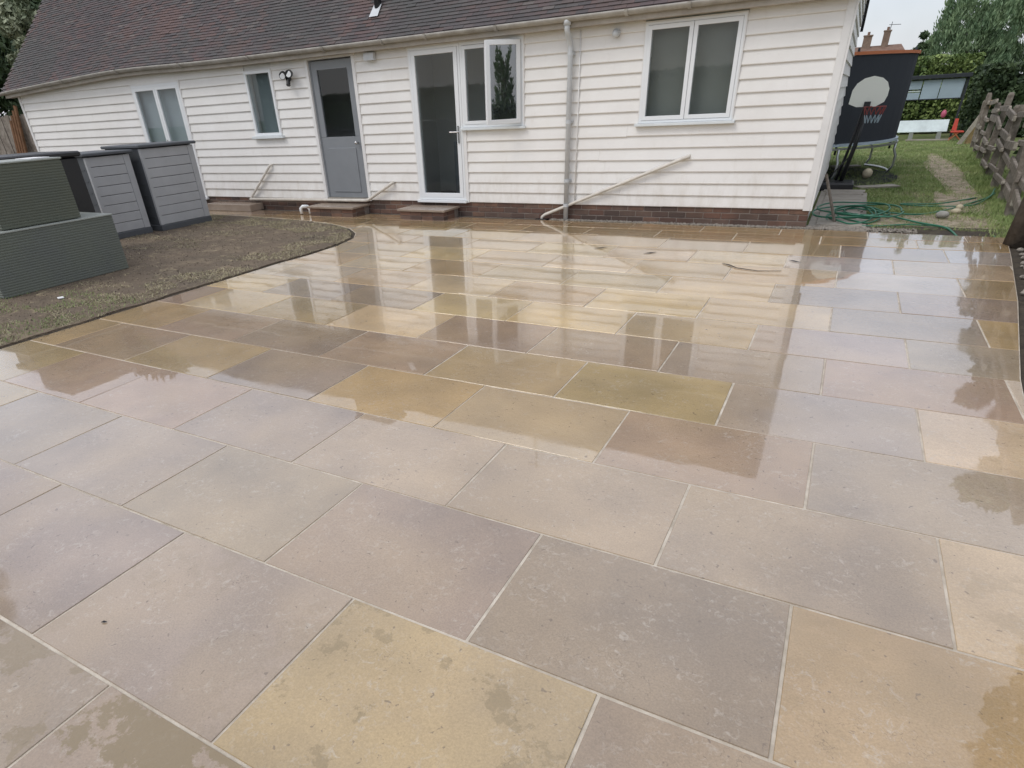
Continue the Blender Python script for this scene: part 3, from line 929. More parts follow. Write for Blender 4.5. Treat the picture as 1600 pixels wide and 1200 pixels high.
# gutter along the eave with its clips
gx = [XR-.0] + [XR - (XR-LX)*k/40 for k in range(1, 41)]
gb = MB(); n = 9; R0 = .055
def gprof(x):
    zc = 2.375 + sag(x) - .0 + (0 if x < -1 else (x+1)*.0)
    return [(x, EAVE_Y-.045+R0*math.cos(math.pi+math.pi*a/n), zc+R0*math.sin(math.pi+math.pi*a/n)) for a in range(n+1)] + \
           [(x, EAVE_Y-.045+(R0-.006)*math.cos(math.pi+math.pi*a/n), zc+(R0-.006)*math.sin(math.pi+math.pi*a/n)) for a in range(n, -1, -1)]
for i, x in enumerate(gx):
    gb.v += gprof(x)
K = 2*(n+1)
for i in range(len(gx)-1):
    for a in range(K):
        gb.f.append((i*K+a, i*K+(a+1) % K, (i+1)*K+(a+1) % K, (i+1)*K+a))
gb.f.append(tuple(range(K))[::-1]); gb.f.append(tuple((len(gx)-1)*K+a for a in range(K)))
gut = part('gutter', gb, M['gutter'], house, True)
for x in (-1.9, -2.62, -4.35, -5.45, -6.2, -7.3, -8.9, -10.6, -12.4, -14.2, -15.9):
    zc = 2.375+sag(x)
    cb = MB()
    pts = [(EAVE_Y-.045+(R0+.004)*math.cos(math.pi+math.pi*a/8), zc+(R0+.004)*math.sin(math.pi+math.pi*a/8)) for a in range(9)]
    pts2 = [(EAVE_Y-.045+(R0+.012)*math.cos(math.pi+math.pi*a/8), zc+(R0+.012)*math.sin(math.pi+math.pi*a/8)) for a in range(8, -1, -1)]
    pp = pts + pts2
    cb.v += [(x-.02, y, z_) for y, z_ in pp] + [(x+.02, y, z_) for y, z_ in pp]
    m_ = len(pp)
    cb.f += [tuple(range(m_)), tuple(range(m_, 2*m_))[::-1]] + [(i, m_+i, m_+(i+1) % m_, (i+1) % m_) for i in range(m_)]
    g2 = part('gutter_clip', cb, M['gutter'], house); g2.parent = gut
# downpipe
DX = -3.37
dp = MB().tube([(DX, EAVE_Y-.045, 2.33), (DX, EAVE_Y-.045, 2.25), (DX, EAVE_Y-.03, 2.22), (DX, HY-.085, 2.12), (DX, HY-.075, 2.06), (DX, HY-.072, .0)], .034, 14)
dpo = part('downpipe', dp, M['pipe'], house, True)
for z_ in (2.0, 1.24, .52, .20):
    q = part('pipe_clip', MB().tube([(DX, HY-.072, z_-.02), (DX, HY-.072, z_+.02)], .040, 14).box(DX-.05, DX+.05, HY-.05, HY-.02, z_-.014, z_+.014), M['pipe'], house, False); q.parent = dpo
q = part('gutter_outlet', MB().tube([(DX, EAVE_Y-.045, 2.36), (DX, EAVE_Y-.045, 2.29)], .045, 14), M['pipe'], house, True); q.parent = dpo
part('cable_conduit', MB().tube([(DX+.11, HY-.026, 2.24), (DX+.115, HY-.026, .215)], .0085, 8), M['trim'], house, True)

# windows and doors --------------------------------------------------------
def frame_boxes(x0, x1, z0, z1, w, y0, y1, m=None, b=.003):
    mb = MB()
    mb.bbox(x0, x0+w, y0, y1, z0, z1, b, m); mb.bbox(x1-w, x1, y0, y1, z0, z1, b, m)
    mb.bbox(x0+w, x1-w, y0, y1, z0, z0+w, b, m); mb.bbox(x0+w, x1-w, y0, y1, z1-w, z1, b, m)
    return mb
def surround(x0, x1, z0, z1, w=.05, bottom=False, left=True, right=True):
    mb = MB()
    if left: mb.bbox(x0-w, x0, HY-.028, HY+.011, z0, z1, .002)
    if right: mb.bbox(x1, x1+w, HY-.028, HY+.011, z0, z1, .002)
    mb.bbox(x0-(w if left else 0), x1+(w if right else 0), HY-.03, HY+.011, z1, min(z1+w, 2.31), .002)
    return mb
def sub(name, mb, m, parent, smooth=False):
    return part(name, mb, m, parent, smooth)
def pane(x0, x1, z0, z1, y, parent, m='glass', xf=None):
    return sub('pane', MB().box(x0, x1, y, y+.006, z0, z1, xf), M[m], parent)

# right-hand two light window
w_ = part('window', frame_boxes(-2.43, -1.30, 1.19, 2.24, .028, HY-.030, HY+.05), M['upvc'], house)
w_['label'] = 'wide white two light window on the right half of the wall'
for (a, b) in ((-2.40, -1.869), (-1.863, -1.33)):
    sub('sash', frame_boxes(a, b, 1.22, 2.21, .046, HY-.036, HY+.03), M['upvc'], w_)
    pane(a+.044, b-.044, 1.264, 2.166, HY-.006, w_)
sub('sill', MB().bbox(-2.47, -1.26, HY-.075, HY+.01, 1.155, 1.188, .004), M['sill'], w_)
part('window_surround', surround(-2.43, -1.30, 1.19, 2.24, .012), M['trim'], house)
part('glass_tone_panel', MB().box(-2.45, -1.28, HY+.13, HY+.14, 1.19, 2.25), M['glass_tone_panel2'], house)  # added panel; its tone stands for the sky reflected in the glass
# white door and side window
d_ = part('door_frame', frame_boxes(-5.90, -5.042, .235, 2.25, .035, HY-.030, HY+.06), M['upvc'], house)
dl = part('white_door', frame_boxes(-5.86, -5.082, .27, 2.215, .062, HY-.034, HY+.02, b=.005), M['upvc'], house)
dl['label'] = 'white framed fully glazed door'
pane(-5.80, -5.142, .33, 2.155, HY-.01, dl)
sub('handle', MB().bbox(-5.125, -5.098, HY-.046, HY-.034, 1.02, 1.25, .003).tube([(-5.112, HY-.045, 1.17), (-5.112, HY-.085, 1.17), (-5.24, HY-.085, 1.172)], .009, 8), M['metal'], dl, False)
part('door_threshold', MB().bbox(-5.93, -5.02, HY-.07, HY+.05, .195, .232, .004), M['upvc'], house)
part('door_surround', surround(-5.90, -5.04, .20, 2.25, .020, right=False), M['trim'], house)
ww = part('window', frame_boxes(-5.038, -4.06, 1.22, 2.25, .035, HY-.030, HY+.06), M['upvc'], house)
ww['label'] = 'white window beside the glazed door with its right casement open'
sub('mullion', MB().bbox(-4.60, -4.55, HY-.028, HY+.05, 1.257, 2.213, .003), M['upvc'], ww)
sub('sash', frame_boxes(-5.0, -4.602, 1.258, 2.212, .045, HY-.033, HY+.03), M['upvc'], ww)
pane(-4.957, -4.645, 1.30, 2.168, HY-.008, ww)
sub('sill', MB().bbox(-5.06, -4.02, HY-.07, HY+.01, 1.185, 1.218, .004), M['sill'], ww)
xf = Matrix.Translation((-4.10, HY-.045, 0)) @ Matrix.Rotation(R(50), 4, 'Z')
cs = sub('casement', frame_boxes(-.50, 0, 1.255, 2.215, .055, -.022, .022, xf), M['upvc'], ww)
sub('casement_pane', MB().box(-.446, -.054, -.003, .003, 1.308, 2.162, xf), M['glass2'], ww)
part('window_surround', MB().bbox(-4.06, -4.045, HY-.028, HY+.011, 1.22, 2.29, .002).bbox(-5.04, -4.06, HY-.03, HY+.011, 2.25, 2.295, .002), M['trim'], house)
part('door_surround', MB().bbox(-5.04, -4.99, HY-.028, HY+.011, .20, 1.184, .002), M['trim'], house)
# grey door
part('door_surround', surround(-7.86, -6.96, .19, 2.24, .055), M['trim'], house)
gd = part('grey_door', MB().bbox(-7.83, -6.99, HY+.02, HY+.06, .235, 1.16, .002).bbox(-7.83, -7.72, HY+.02, HY+.06, 1.162, 2.22, .002)
          .bbox(-7.10, -6.99, HY+.02, HY+.06, 1.162, 2.22, .002).bbox(-7.72, -7.10, HY+.02, HY+.06, 2.10, 2.22, .002), M['greydoor'], house)
gd['label'] = 'grey painted half glazed door'
sub('panel', MB().bbox(-7.70, -7.12, HY+.008, HY+.02, .32, 1.00, .006), M['greydoor'], gd)
pane(-7.72, -7.10, 1.16, 2.10, HY+.04, gd)
sub('knob', MB().tube([(-7.06, HY+.018, 1.07), (-7.06, HY-.03, 1.07)], .012, 8).ball((-7.06, HY-.04, 1.07), .026), M['metal'], gd, True)
part('door_threshold', MB().bbox(-7.86, -6.96, HY-.035, HY+.07, .195, .232, .003), M['paving'], house)
part('door_jamb', MB().box(-7.86, -7.832, HY+.012, HY+.12, .235, 2.22).box(-6.988, -6.96, HY+.012, HY+.12, .235, 2.22), M['greydoor'], house)
# small window
w_ = part('window', frame_boxes(-9.30, -8.68, 1.22, 2.18, .042, HY-.034, HY+.05), M['upvc'], house)
w_['label'] = 'small narrow white window under the gutter'
pane(-9.26, -8.72, 1.26, 2.14, HY-.006, w_)
sub('sill', MB().bbox(-9.36, -8.62, HY-.08, HY+.01, 1.175, 1.218, .004), M['sill'], w_)
part('window_surround', surround(-9.30, -8.68, 1.22, 2.18, .012), M['trim'], house)
part('glass_tone_panel', MB().box(-9.28, -8.70, HY+.12, HY+.13, 1.2, 2.2), M['glass_tone_panel3'], house)  # added panel; its colour stands for the tone of obscure glass
# french doors
fd = part('french_doors', frame_boxes(-12.40, -11.03, .19, 2.14, .04, HY-.030, HY+.06), M['upvc'], house)
fd['label'] = 'pair of white glazed garden doors behind the grey sheds'
for (a, b) in ((-12.36, -11.718), (-11.712, -11.07)):
    sub('door_leaf', frame_boxes(a, b, .23, 2.10, .055, HY-.034, HY+.02, b=.004), M['upvc'], fd)
    pane(a+.053, b-.053, .28, 2.05, HY-.01, fd)
sub('handle', MB().bbox(-11.74, -11.715, HY-.046, HY-.034, 1.0, 1.22, .003).tube([(-11.73, HY-.045, 1.15), (-11.73, HY-.085, 1.15), (-11.84, HY-.085, 1.15)], .009, 8), M['metal'], fd)
part('door_surround', surround(-12.40, -11.03, .16, 2.14, .025), M['trim'], house)
part('door_threshold', MB().bbox(-12.44, -10.99, HY-.06, HY+.05, .15, .187, .003), M['upvc'], house)
part('glass_tone_panel', MB().box(-12.40, -11.03, HY+.10, HY+.11, .2, 2.14), M['glass_tone_panel'], house)  # added panel; gives the door glass its pale grey tone
# dark boxes for the other rooms' depth: kitchen unit just inside the glazed door
part('kitchen_unit', MB().bbox(-5.75, -5.25, 9.75, 10.2, .171, 1.0, .01), M['shed'], house)

# lights and pipes on the wall ---------------------------------------------
sl = part('security_light', MB().tube([(-8.27, HY-.03, 2.02), (-8.27, HY-.09, 2.02)], .035, 10).tube([(-8.33, HY-.10, 2.08), (-8.30, HY-.16, 2.06)], .055, 12)
          .tube([(-8.19, HY-.10, 2.09), (-8.15, HY-.17, 2.08)], .055, 12).box(-8.34, -8.15, HY-.10, HY-.08, 2.06, 2.09).tube([(-8.25, HY-.09, 2.0), (-8.23, HY-.13, 1.93)], [.03, .035], 10), M['dark'], house, False)
sub('lens', MB().tube([(-8.151, HY-.1715, 2.08), (-8.150, HY-.174, 2.08)], .046, 12).tube([(-8.2995, HY-.1615, 2.0595), (-8.2985, HY-.164, 2.059)], .046, 12), M['upvc'], sl)
part('floodlight', MB().bbox(-6.66, -6.48, HY-.10, HY-.04, 2.15, 2.25, .006).box(-6.60, -6.54, HY-.04, HY-.02, 2.16, 2.24), M['pipe'], house)
part('wall_lamp', MB().tube([(-2.79, HY-.01, 2.17), (-2.79, HY-.07, 2.17)], .045, 14).ball((-2.79, HY-.08, 2.16), .042), M['pipe'], house, True)
part('waste_pipe', MB().tube([(-1.74, HY+.01, .81), (-1.75, HY-.05, .80), (-1.80, HY-.055, .785), (-3.70, HY-.062, .065), (-3.745, HY-.062, .03), (-3.75, HY-.062, -.0)], .021, 10), M['waste'], house, True)
part('waste_pipe', MB().tube([(-9.07, HY+.0, .76), (-9.09, HY-.05, .75), (-9.12, HY-.055, .72), (-9.72, HY-.06, .215), (-9.74, HY-.06, .17)], .021, 10)
     .tube([(-9.74, HY-.085, .185), (-6.98, HY-.085, .205), (-6.92, HY-.085, .215), (-6.43, HY-.07, .46), (-6.41, HY-.06, .475), (-6.40, HY+.0, .48)], .024, 10), M['waste'], house, True)
part('waste_elbow', MB().tube([(-8.18, 8.46, .015), (-8.18, 8.46, .10), (-8.14, 8.47, .13), (-8.05, 8.50, .13)], .028, 10).tube([(-8.06, 8.50, .13), (-8.02, 8.51, .09), (-8.02, 8.51, .01)], .028, 10), M['upvc'], house, True)
part('drain_grate', MB().bbox(-3.84, -3.66, HY-.115, HY-.012, -.014, .006, .003), M['dark'], house)

# chimney, aerial pole and soil vent on the roof -----------------------------
chx0, chx1 = -10.05, -9.0
def brick_block(x0, x1, y0, y1, z0, z1, root, name='chimney_core'):
    part(name, MB().box(x0+.004, x1-.004, y0+.004, y1-.004, z0, z1), M['brickmortar'], root)
ch = part('chimney', MB().box(chx0, chx1, RY-.35, RY+.35, RZ-.6, RZ+.40).box(chx0-.04, chx1+.04, RY-.39, RY+.39, RZ+.401, RZ+.50), M['farbrick'], house)
for cxp in (-9.5,): sub('chimney_pot', MB().tube([(cxp, RY, RZ+.501), (cxp, RY, RZ+.72)], [.12, .10], 12), M['farroof'], ch, True)
part('aerial_pole', MB().tube([(-4.95, RY, RZ+.02), (-4.95, RY, RZ+.85)], .025, 8).tube([(-5.15, RY, RZ+.75), (-4.75, RY, RZ+.75)], .012, 6), M['steel'], house, True)
vx, vy, vz = -6.56, EAVE_Y+.44, EAVE_Z+.44*slope
vp = part('soil_vent', MB().tube([(vx, vy, vz-.05), (vx, vy, vz+.5)], .055, 12), M['dark'], house, True)
sub('lead_flashing', MB().add([(vx-.08, vy-.15, vz-.15*slope+.06), (vx+.08, vy-.15, vz-.15*slope+.06), (vx+.07, vy+.0, vz+.06), (vx-.07, vy+.0, vz+.06)], [(0,1,2,3)]), M['pipe'], vp)

# ------------------------------------------------------------------ door steps
def step(x0, x1, y0, label, rot=0):
    st = thing('doorstep', label, 'doorstep', ((x0+x1)/2, y0, 0))
    w = x1-x0; d = HY-.004-y0-.006
    part('step_mortar', MB().box(x0+.008, x1-.008, y0+.008, y0+d, -.01, .117), M['brickmortar'], st)
    part('step_slab', MB().bbox(x0-.03, x1+.03, y0-.03, y0+d, .118, .150, .004), M['stepstone'], st)
    n_ = max(3, round(w/.2245))
    L_ = w/n_
    for row in range(2):
        z_ = row*.062-.006
        for k in range(n_):
            xx = x0 + L_*(k+.5)
            o = brick(xx-(x0+x1)/2, 0, z_, st, 0, (L_-.01)/.213); o.scale.z = .86
        for side in (0, 1):
            m_ = max(1, int((d-.1)/.2))
            for k in range(m_):
                yy = y0+.106+.215*k+.11
                if yy+.11 > y0+d: continue
                xx = (x0+0.0) if side == 0 else x1
                o = brick(xx-(x0+x1)/2, yy-y0, z_, st, -math.pi/2 if side == 0 else math.pi/2); o.scale.z = .86
    return st
step(-7.92, -6.98, 8.40, 'low brick step with a slab top below the grey door')
step(-6.02, -5.20, 8.40, 'low brick step with a slab top below the white glazed door')
part_step = thing('doorstep', 'flat low brick ledge beside the left waste pipe against the plinth', 'doorstep', (-10.1, 8.62, 0))
part('step_slab', MB().bbox(-10.7, -9.5, 8.52, 8.85, .0, .12, .006), M['stepstone'], part_step)

# ------------------------------------------------------------------ fallen bits on the patio
def twig(pts, r, label, m='bark', name='twig', cat='twig'):
    return tag(MB().tube(pts, r, 5).build(name, M[m]), label, cat)
twig([(-2.33, 7.02, .006), (-2.26, 7.06, .007), (-2.20, 7.12, .006)], [.001, .0055, .001], 'small dark leaf on the wet paving, nearest the downpipe', 'dark', 'fallen_leaf', 'leaf')
twig([(-1.72, 6.90, .006), (-1.66, 6.95, .007), (-1.60, 7.0, .006)], [.001, .0055, .001], 'small dark leaf on the wet paving left of the twig', 'dark', 'fallen_leaf', 'leaf')
twig([(-.86, 6.66, .006), (-.78, 6.60, .008), (-.70, 6.50, .007), (-.5, 6.44, .005), (-.3, 6.5, .005)], [.002, .006, .004, .003, .002], 'curved dark twig lying on the wet paving before the house corner', 'bark')
twig([(-.28, 6.98, .006), (-.22, 6.94, .007), (-.16, 6.90, .006)], [.001, .0055, .001], 'small dark leaf on the wet paving, nearest the house corner', 'dark', 'fallen_leaf', 'leaf')
lx, ly = pxg(163, 973)
twig([(lx-.008, ly-.005, .004), (lx, ly, .006), (lx+.008, ly+.006, .004)], [.001, .004, .001], 'tiny black speck of debris on the grey slab at lower left', 'dark', 'debris', 'debris')

# ------------------------------------------------------------------ storage sheds on the left
def shed(y0, y1, xf, z1, label):
    """doors face +X; side faces the camera"""
    s = thing('storage_shed', label, 'storage shed', (xf-.45, (y0+y1)/2, 0))
    xb = xf-.85
    part('base', MB().bbox(xb, xf+.02, y0-.01, y1+.01, 0, .09, .008), M['sheddark'], s)
    part('side_panel', MB().bbox(xb, xf-.03, y0, y0+.03, .091, z1, .004), M['sheddark'], s)
    part('side_panel', MB().bbox(xb, xf-.03, y1-.03, y1, .091, z1, .004), M['sheddark'], s)
    part('back_panel', MB().box(xb, xb+.03, y0+.031, y1-.031, .091, z1-.002), M['sheddark'], s)
    for k in range(6):
        zz_ = .2+k*(z1-.3)/5.5
        if zz_ < z1-.05: part('side_rib', MB().box(xb+.05, xf-.08, y0-.006, y0-.001, zz_, zz_+.012), M['sheddark'], s)
    # door: frame posts and slats
    part('door_post', MB().bbox(xf-.029, xf+.012, y0+.0, y0+.05, .092, z1-.01, .004), M['shed'], s)
    part('door_post', MB().bbox(xf-.029, xf+.012, y1-.10, y1, .092, z1-.01, .004), M['shed'], s)
    n_ = 8; h = (z1-.10)/n_
    for k in range(n_):
        part('door_slat', MB().bbox(xf-.029, xf+.004, y0+.051, y1-.101, .094+k*h, .094+(k+1)*h-.006, .005), M['shed'], s)
    part('lid', MB().bbox(xb-.03, xf+.05, y0-.04, y1+.05, z1+.002, z1+.045, .01), M['sheddark'], s)
    return s
shed(5.72, 6.42, -9.52, 1.14, 'grey slatted plastic storage shed with dark sides standing nearer the olive boxes')
s2 = shed(6.55, 7.52, -9.42, 1.19, 'grey slatted plastic storage shed with dark sides standing nearer the house wall')

# ------------------------------------------------------------------ olive rattan boxes
def ribbed_box(x0, x1, y0, y1, z0, z1, matl, label, pitch=.026, rim=True):
    b = thing('storage_box', label, 'storage box', ((x0+x1)/2, (y0+y1)/2, z0))
    part('body', MB().box(x0+.006, x1-.006, y0+.006, y1-.006, z0+.001, z1-.012), matl, b)
    rib = MB(); z_ = z0+.004
    while z_ < z1-.03:
        for (a, c, d, e) in ((x1-.006, x1, y0, y1), (x0, x0+.006, y0, y1)):
            rib.add([((x1-.0026 if a > x0+.1 else x0+.0026), d, z_), ((x1-.0008 if a > x0+.1 else x0+.0008), d, z_+pitch*.45), ((x1-.0026 if a > x0+.1 else x0+.0026), d, z_+pitch*.9),
                     ((x1-.0026 if a > x0+.1 else x0+.0026), e, z_), ((x1-.0008 if a > x0+.1 else x0+.0008), e, z_+pitch*.45), ((x1-.0026 if a > x0+.1 else x0+.0026), e, z_+pitch*.9)], [(0,3,4,1),(1,4,5,2),(0,1,2),(3,5,4)])
        for yy, s in ((y0, 1), (y1, -1)):
            rib.add([(x0+.006, yy+.0059*s, z_), (x0+.006, yy, z_+pitch*.45), (x0+.006, yy+.0059*s, z_+pitch*.9),
                     (x1-.006, yy+.0059*s, z_), (x1-.006, yy, z_+pitch*.45), (x1-.006, yy+.0059*s, z_+pitch*.9)], [(0,3,4,1),(1,4,5,2)])
        z_ += pitch
    tag(part('weave_rib', rib, matl, b), kind='stuff')
    part('rim', MB().bbox(x0-.008, x1+.008, y0-.008, y1+.008, z1-.012, z1+.006, .004), M['rim'], b)
    return b
ribbed_box(-8.05, -7.36, 3.08, 4.52, .005, .62, M['olive2'], 'lower and longer of the two stacked grey green ribbed boxes at the left edge')
ribbed_box(-8.0, -7.42, 3.36, 4.20, .632, 1.235, M['olive'], 'upper olive green ribbed box stacked on the longer one at the left edge')
tag(MB().prism([(-7.72, 3.90), (-7.46, 3.92), (-7.47, 4.12), (-7.74, 4.10)], 1.243, 1.251).build('paper_sheet', M['paper']), 'white sheet lying on top of the upper olive box', 'paper')
tag(MB().bbox(-9.2, -8.3, 3.7, 4.9, 0, 1.20, .02).bbox(-9.24, -8.26, 3.66, 4.94, 1.201, 1.26, .015).build('black_bin_store', M['dark']), 'low black lidded store behind the olive boxes', 'bin store')

# ------------------------------------------------------------------ fence and timber at the left
lf = thing('timber_fence', 'dark close board fence left of the house end', 'fence', (-19, 9.6, 0))
for k in range(22):
    x = -16.75 - k*.19
    part('fence_board', MB().bbox(x-.09, x+.088, 9.60+(.012 if k % 2 else 0), 9.625+(.012 if k % 2 else 0), 0, 1.85+random.uniform(-.02, .02), .003), M['wood'], lf)
for k in range(4):
    tag(MB().tube([(-18.2-k*.12, 9.35, 0), (-18.0-k*.14, 9.56, 2.05-.1*k)], .045, 6).build('timber_post', M['woodbrown']),
        ['tallest', 'second', 'third', 'shortest'][k] + ' of the brown timber lengths leaning on the dark fence at the far left', 'timber', 'brown timber leaning on the left fence')

# ------------------------------------------------------------------ right garden ground
tag(MB().prism([(1.71, 8.67), (1.61, 7.71), (1.41, 6.03), (1.16, 4.28), (1.03, 3.0), (1.0, 1.5), (1.01, 0), (1.21, -1.3), (2.4, -1.3), (2.3, 8.75), (2.2, 9.3), (.3, 9.35), (-.2, 9.0), (-.2, 8.76)], -.2, -.024).build('soil_edge', M['edge']), kind='structure')
tag(MB().prism([(-.23, 8.90), (.40, 8.86), (.43, 12.3), (-.23, 12.5)], -.12, -.022).build('path', M['paving']), kind='structure')
pj = thing('paving_strip', 'row of old grey paving slabs beside the house end', 'paving', (.1, 10.4, 0))
for k in range(6):
    y0_ = 9.18+k*.56
    part('slab', MB().bbox(-.15+random.uniform(-.01, .01), .36+random.uniform(-.02, .02), y0_, y0_+.54, -.03, -.006+random.uniform(-.004, .004), .005), M['paving'], pj)
# worn track over the lawn
def blob(cx, cy, rx, ry, n_=26, sd=1, amp=.25):
    r_ = random.Random(sd); o_ = []
    ph = [r_.uniform(0, 6.28) for _ in range(4)]
    for i in range(n_):
        a = 2*math.pi*i/n_
        f = 1 + amp*(math.sin(2*a+ph[0])*.4 + math.sin(3*a+ph[1])*.4 + math.sin(5*a+ph[2])*.3 + math.sin(7*a+ph[3])*.2)
        o_.append((cx+rx*f*math.cos(a), cy+ry*f*math.sin(a)))
    return o_
tag(MB().prism(blob(1.74, 15.0, .25, 4.6, sd=2), -.12, -.036).build('dirt_track', M['dirt']), kind='structure')
tag(MB().prism(blob(1.0, 9.7, 1.0, .62, sd=5), -.12, -.033).build('bare_earth', M['dirt']), kind='structure')
tag(MB().prism(blob(1.45, 11.4, .16, 1.2, sd=7), -.12, -.030).build('bare_patch', M['dirt']), kind='structure')
LAWN_R = [(.45, 9.1), (2.3, 9.1), (3.2, 24), (-1.5, 24.6), (-.2, 12.6), (.42, 12.4)]
def reg_right(rb):
    y = 9.0 + 15.4*rb.random()**1.6; x = rb.uniform(-1.5, 3.4)
    if not inpoly(x, y, LAWN_R): return None, None
    return x, y
trk = blob(1.74, 15.0, .18, 4.0, sd=2); be = blob(1.0, 9.7, .85, .5, sd=5); bp_ = blob(1.45, 11.4, .11, .9, sd=7)
def den_r(x, y):
    d = 1.0
    if inpoly(x, y, trk): d = .05 + .5*(nz(x, y, 2.6, 4) > .56)
    elif inpoly(x, y, be): d = .12 + .4*(nz(x, y, 3, 2) > .55)
    elif inpoly(x, y, bp_): d = .1
    return d*(.35 + .65*(nz(x, y, 1.4, 5) > .4))
g_ = blades('grass', M['grass'], 66000, reg_right, .015, .05, .005, den_r, 8, .8, 'green garden grass right of the house')
g_.location.z = -.045
g_ = blades('dry_grass', M['straw'], 9000, reg_right, .010, .035, .005, lambda x, y: .6 if nz(x, y, 2.5, 11) > .56 else .08, 9, 1.0, 'dry yellow grass scattered in the right lawn')
g_.location.z = -.045
# weeds along the fence foot
def reg_w(rb):
    y = 8.6+12*rb.random()**1.5; x = 1.74+(y-8.6)*.078 + rb.gauss(0, .11)
    return x, y
g_ = blades('weeds', M['grass'], 5000, reg_w, .02, .08, .006, lambda x, y: 1.0 if nz(x, y, 1.6, 1) > .42 else .15, 12, .6, 'taller green weeds along the foot of the rail fence')
g_.location.z = -.045
# rubble along the right patio edge
rub = MB(); rr_ = random.Random(31)
for _ in range(420):
    y = rr_.uniform(3.5, 8.5); x = 1.18+(y-4.28)*.133+rr_.uniform(.03, .42)
    s = rr_.uniform(.010, .035)
    rub.ball((x, y, -.02+s*.5), s, 6, 4, .7)
tag(rub.build('rubble', M['grav']), 'loose grey stones between the paving and the fence', 'stones', kind='stuff')

# ------------------------------------------------------------------ cleft rail fence on the right
rf = thing('rail_fence', 'rustic cleft timber fence running back along the right of the garden', 'fence', (1.95, 12, 0))
def fx(y): return 1.80 + (y-8.0)*.0735
rfz = random.Random(17)
posts = [4.6, 6.2, 7.6, 9.0, 10.4, 11.8, 13.3, 14.9, 16.5, 18.1, 19.7, 21.3]
for i, y in enumerate(posts):
    x = fx(y); h = 1.16+rfz.uniform(-.16, .10); ln = rfz.uniform(-.09, .07)
    w = .052 if i > 2 else .08
    pts = []
    m_ = Matrix.Translation((x, y, -.05)) @ Matrix.Rotation(rfz.uniform(-.1, .1), 4, 'Z')
    v = []
    for z_, s in ((0, 1.05), (h*.5, 1.0), (h-.04, .9), (h, .6)):
        for (a, b) in ((-1, -1), (.9, -1.1), (1.1, .9), (-.9, 1)):
            v.append(m_ @ Vector((a*w*s*(1+rfz.uniform(-.1, .1)) + ln*z_, b*w*.8*s, z_)))
    fs = [(3,2,1,0), (12,13,14,15)]
    for k in range(3):
        for j in range(4): fs.append((k*4+j, k*4+(j+1) % 4, k*4+4+(j+1) % 4, k*4+4+j))
    part('post', MB().add(v, fs), M['wood'], rf)
for i in range(len(posts)-1):
    ya, yb = posts[i], posts[i+1]
    for lv in range(4):
        z0_ = .17 + lv*.27 + rfz.uniform(-.07, .07); z1_ = z0_ + rfz.uniform(-.09, .09)
        sd_ = -.085 if (i+lv) % 2 else -.055
        a = Vector((fx(ya)+sd_, ya-rfz.uniform(.10, .24), z0_)); b = Vector((fx(yb)+sd_*.3, yb+.12, z1_))
        d = (b-a); q = d.to_track_quat('X', 'Z').to_matrix().to_4x4()
        m_ = Matrix.Translation(a) @ q
        hh = .042+rfz.uniform(-.012, .014)
        rl = part('rail', MB().bbox(0, d.length, -.018, .018, -hh, hh, .006, m_), M['wood'], rf)
        if rfz.random() < .2: continue
        # pale axe-cut scarf at the near end
        part('rail_end', MB().bbox(-.012, rfz.uniform(.06, .2), -.020, .019, -hh*rfz.uniform(.5, .9), hh*rfz.uniform(.5, .95), .010, m_), M['woodpale'], rf)

# big weathered post leaning by the corner of the paving
tag(MB().tube([(1.72, 8.30, -.05), (1.74, 8.32, .5), (1.86, 8.4, 1.25)], [.11, .10, .085], 9).build('leaning_post', M['bark'], None, True), 'thick dark weathered post leaning at the far right corner of the patio', 'post')
tag(MB().tube([(1.66, 6.9, -.05), (1.86, 6.95, .55), (1.98, 7.0, 1.05)], [.10, .09, .08], 9).build('leaning_post', M['wood'], None, True), 'grey timber post beside the loose stones at the right edge of the picture', 'post')

# ------------------------------------------------------------------ garden hose
hp = []
def hose(pts, label):
    # smooth curve through the given points
    P_ = [Vector((x, y, z_)) for x, y, z_ in pts]; o_ = []
    for i in range(len(P_)-1):
        p0, p1, p2, p3 = P_[max(i-1, 0)], P_[i], P_[i+1], P_[min(i+2, len(P_)-1)]
        for k in range(7):
            t = k/7
            o_.append(.5*((2*p1) + (p2-p0)*t + (2*p0-5*p1+4*p2-p3)*t*t + (3*p1-p0-3*p2+p3)*t**3))
    o_.append(P_[-1])
    return o_
hb_ = MB()
main = hose([(1.62, 8.72, -.0), (1.60, 9.0, -.01), (1.35, 9.3, -.01), (.9, 9.45, 0), (.45, 9.25, 0), (.05, 9.35, 0), (-.05, 9.8, .02), (.1, 10.3, .03), (.4, 10.45, .02), (.65, 10.0, .02),
             (.95, 9.5, .02), (1.2, 9.2, .02), (1.28, 8.78, 0)], '')
hb_.tube(main, .011, 6)
for k in range(8):
    cx, cy = .20+rfz.uniform(-.10, .22), 9.85+rfz.uniform(-.25, .3); rr0 = rfz.uniform(.16, .44)
    loop = [(cx+(rr0+.04*math.sin(3*a*.7+k))*math.cos(a), cy+(.30+.04*k)*math.sin(a)+.06*math.sin(2*a+k), .004+.013*k+.01*math.sin(3*a+k)) for a in [2*math.pi*i/26 for i in range(27)]]
    hb_.tube(loop, .010, 6, False)
hb_.tube(hose([(.3, 10.3, .05), (.6, 10.2, .03), (1.0, 10.25, 0), (1.35, 10.7, 0), (1.7, 11.4, 0), (1.95, 11.9, .02), (2.1, 12.6, .04)], ''), .010, 6)
hb_.tube(hose([(2.05, 12.2, .03), (1.7, 11.2, 0), (1.25, 11.0, 0), (.88, 11.1, 0), (.9, 11.2, 0), (1.3, 11.25, 0), (1.8, 11.9, 0)], ''), .010, 6)
hb_.v = [(x, y, z_-.025) for x, y, z_ in hb_.v]
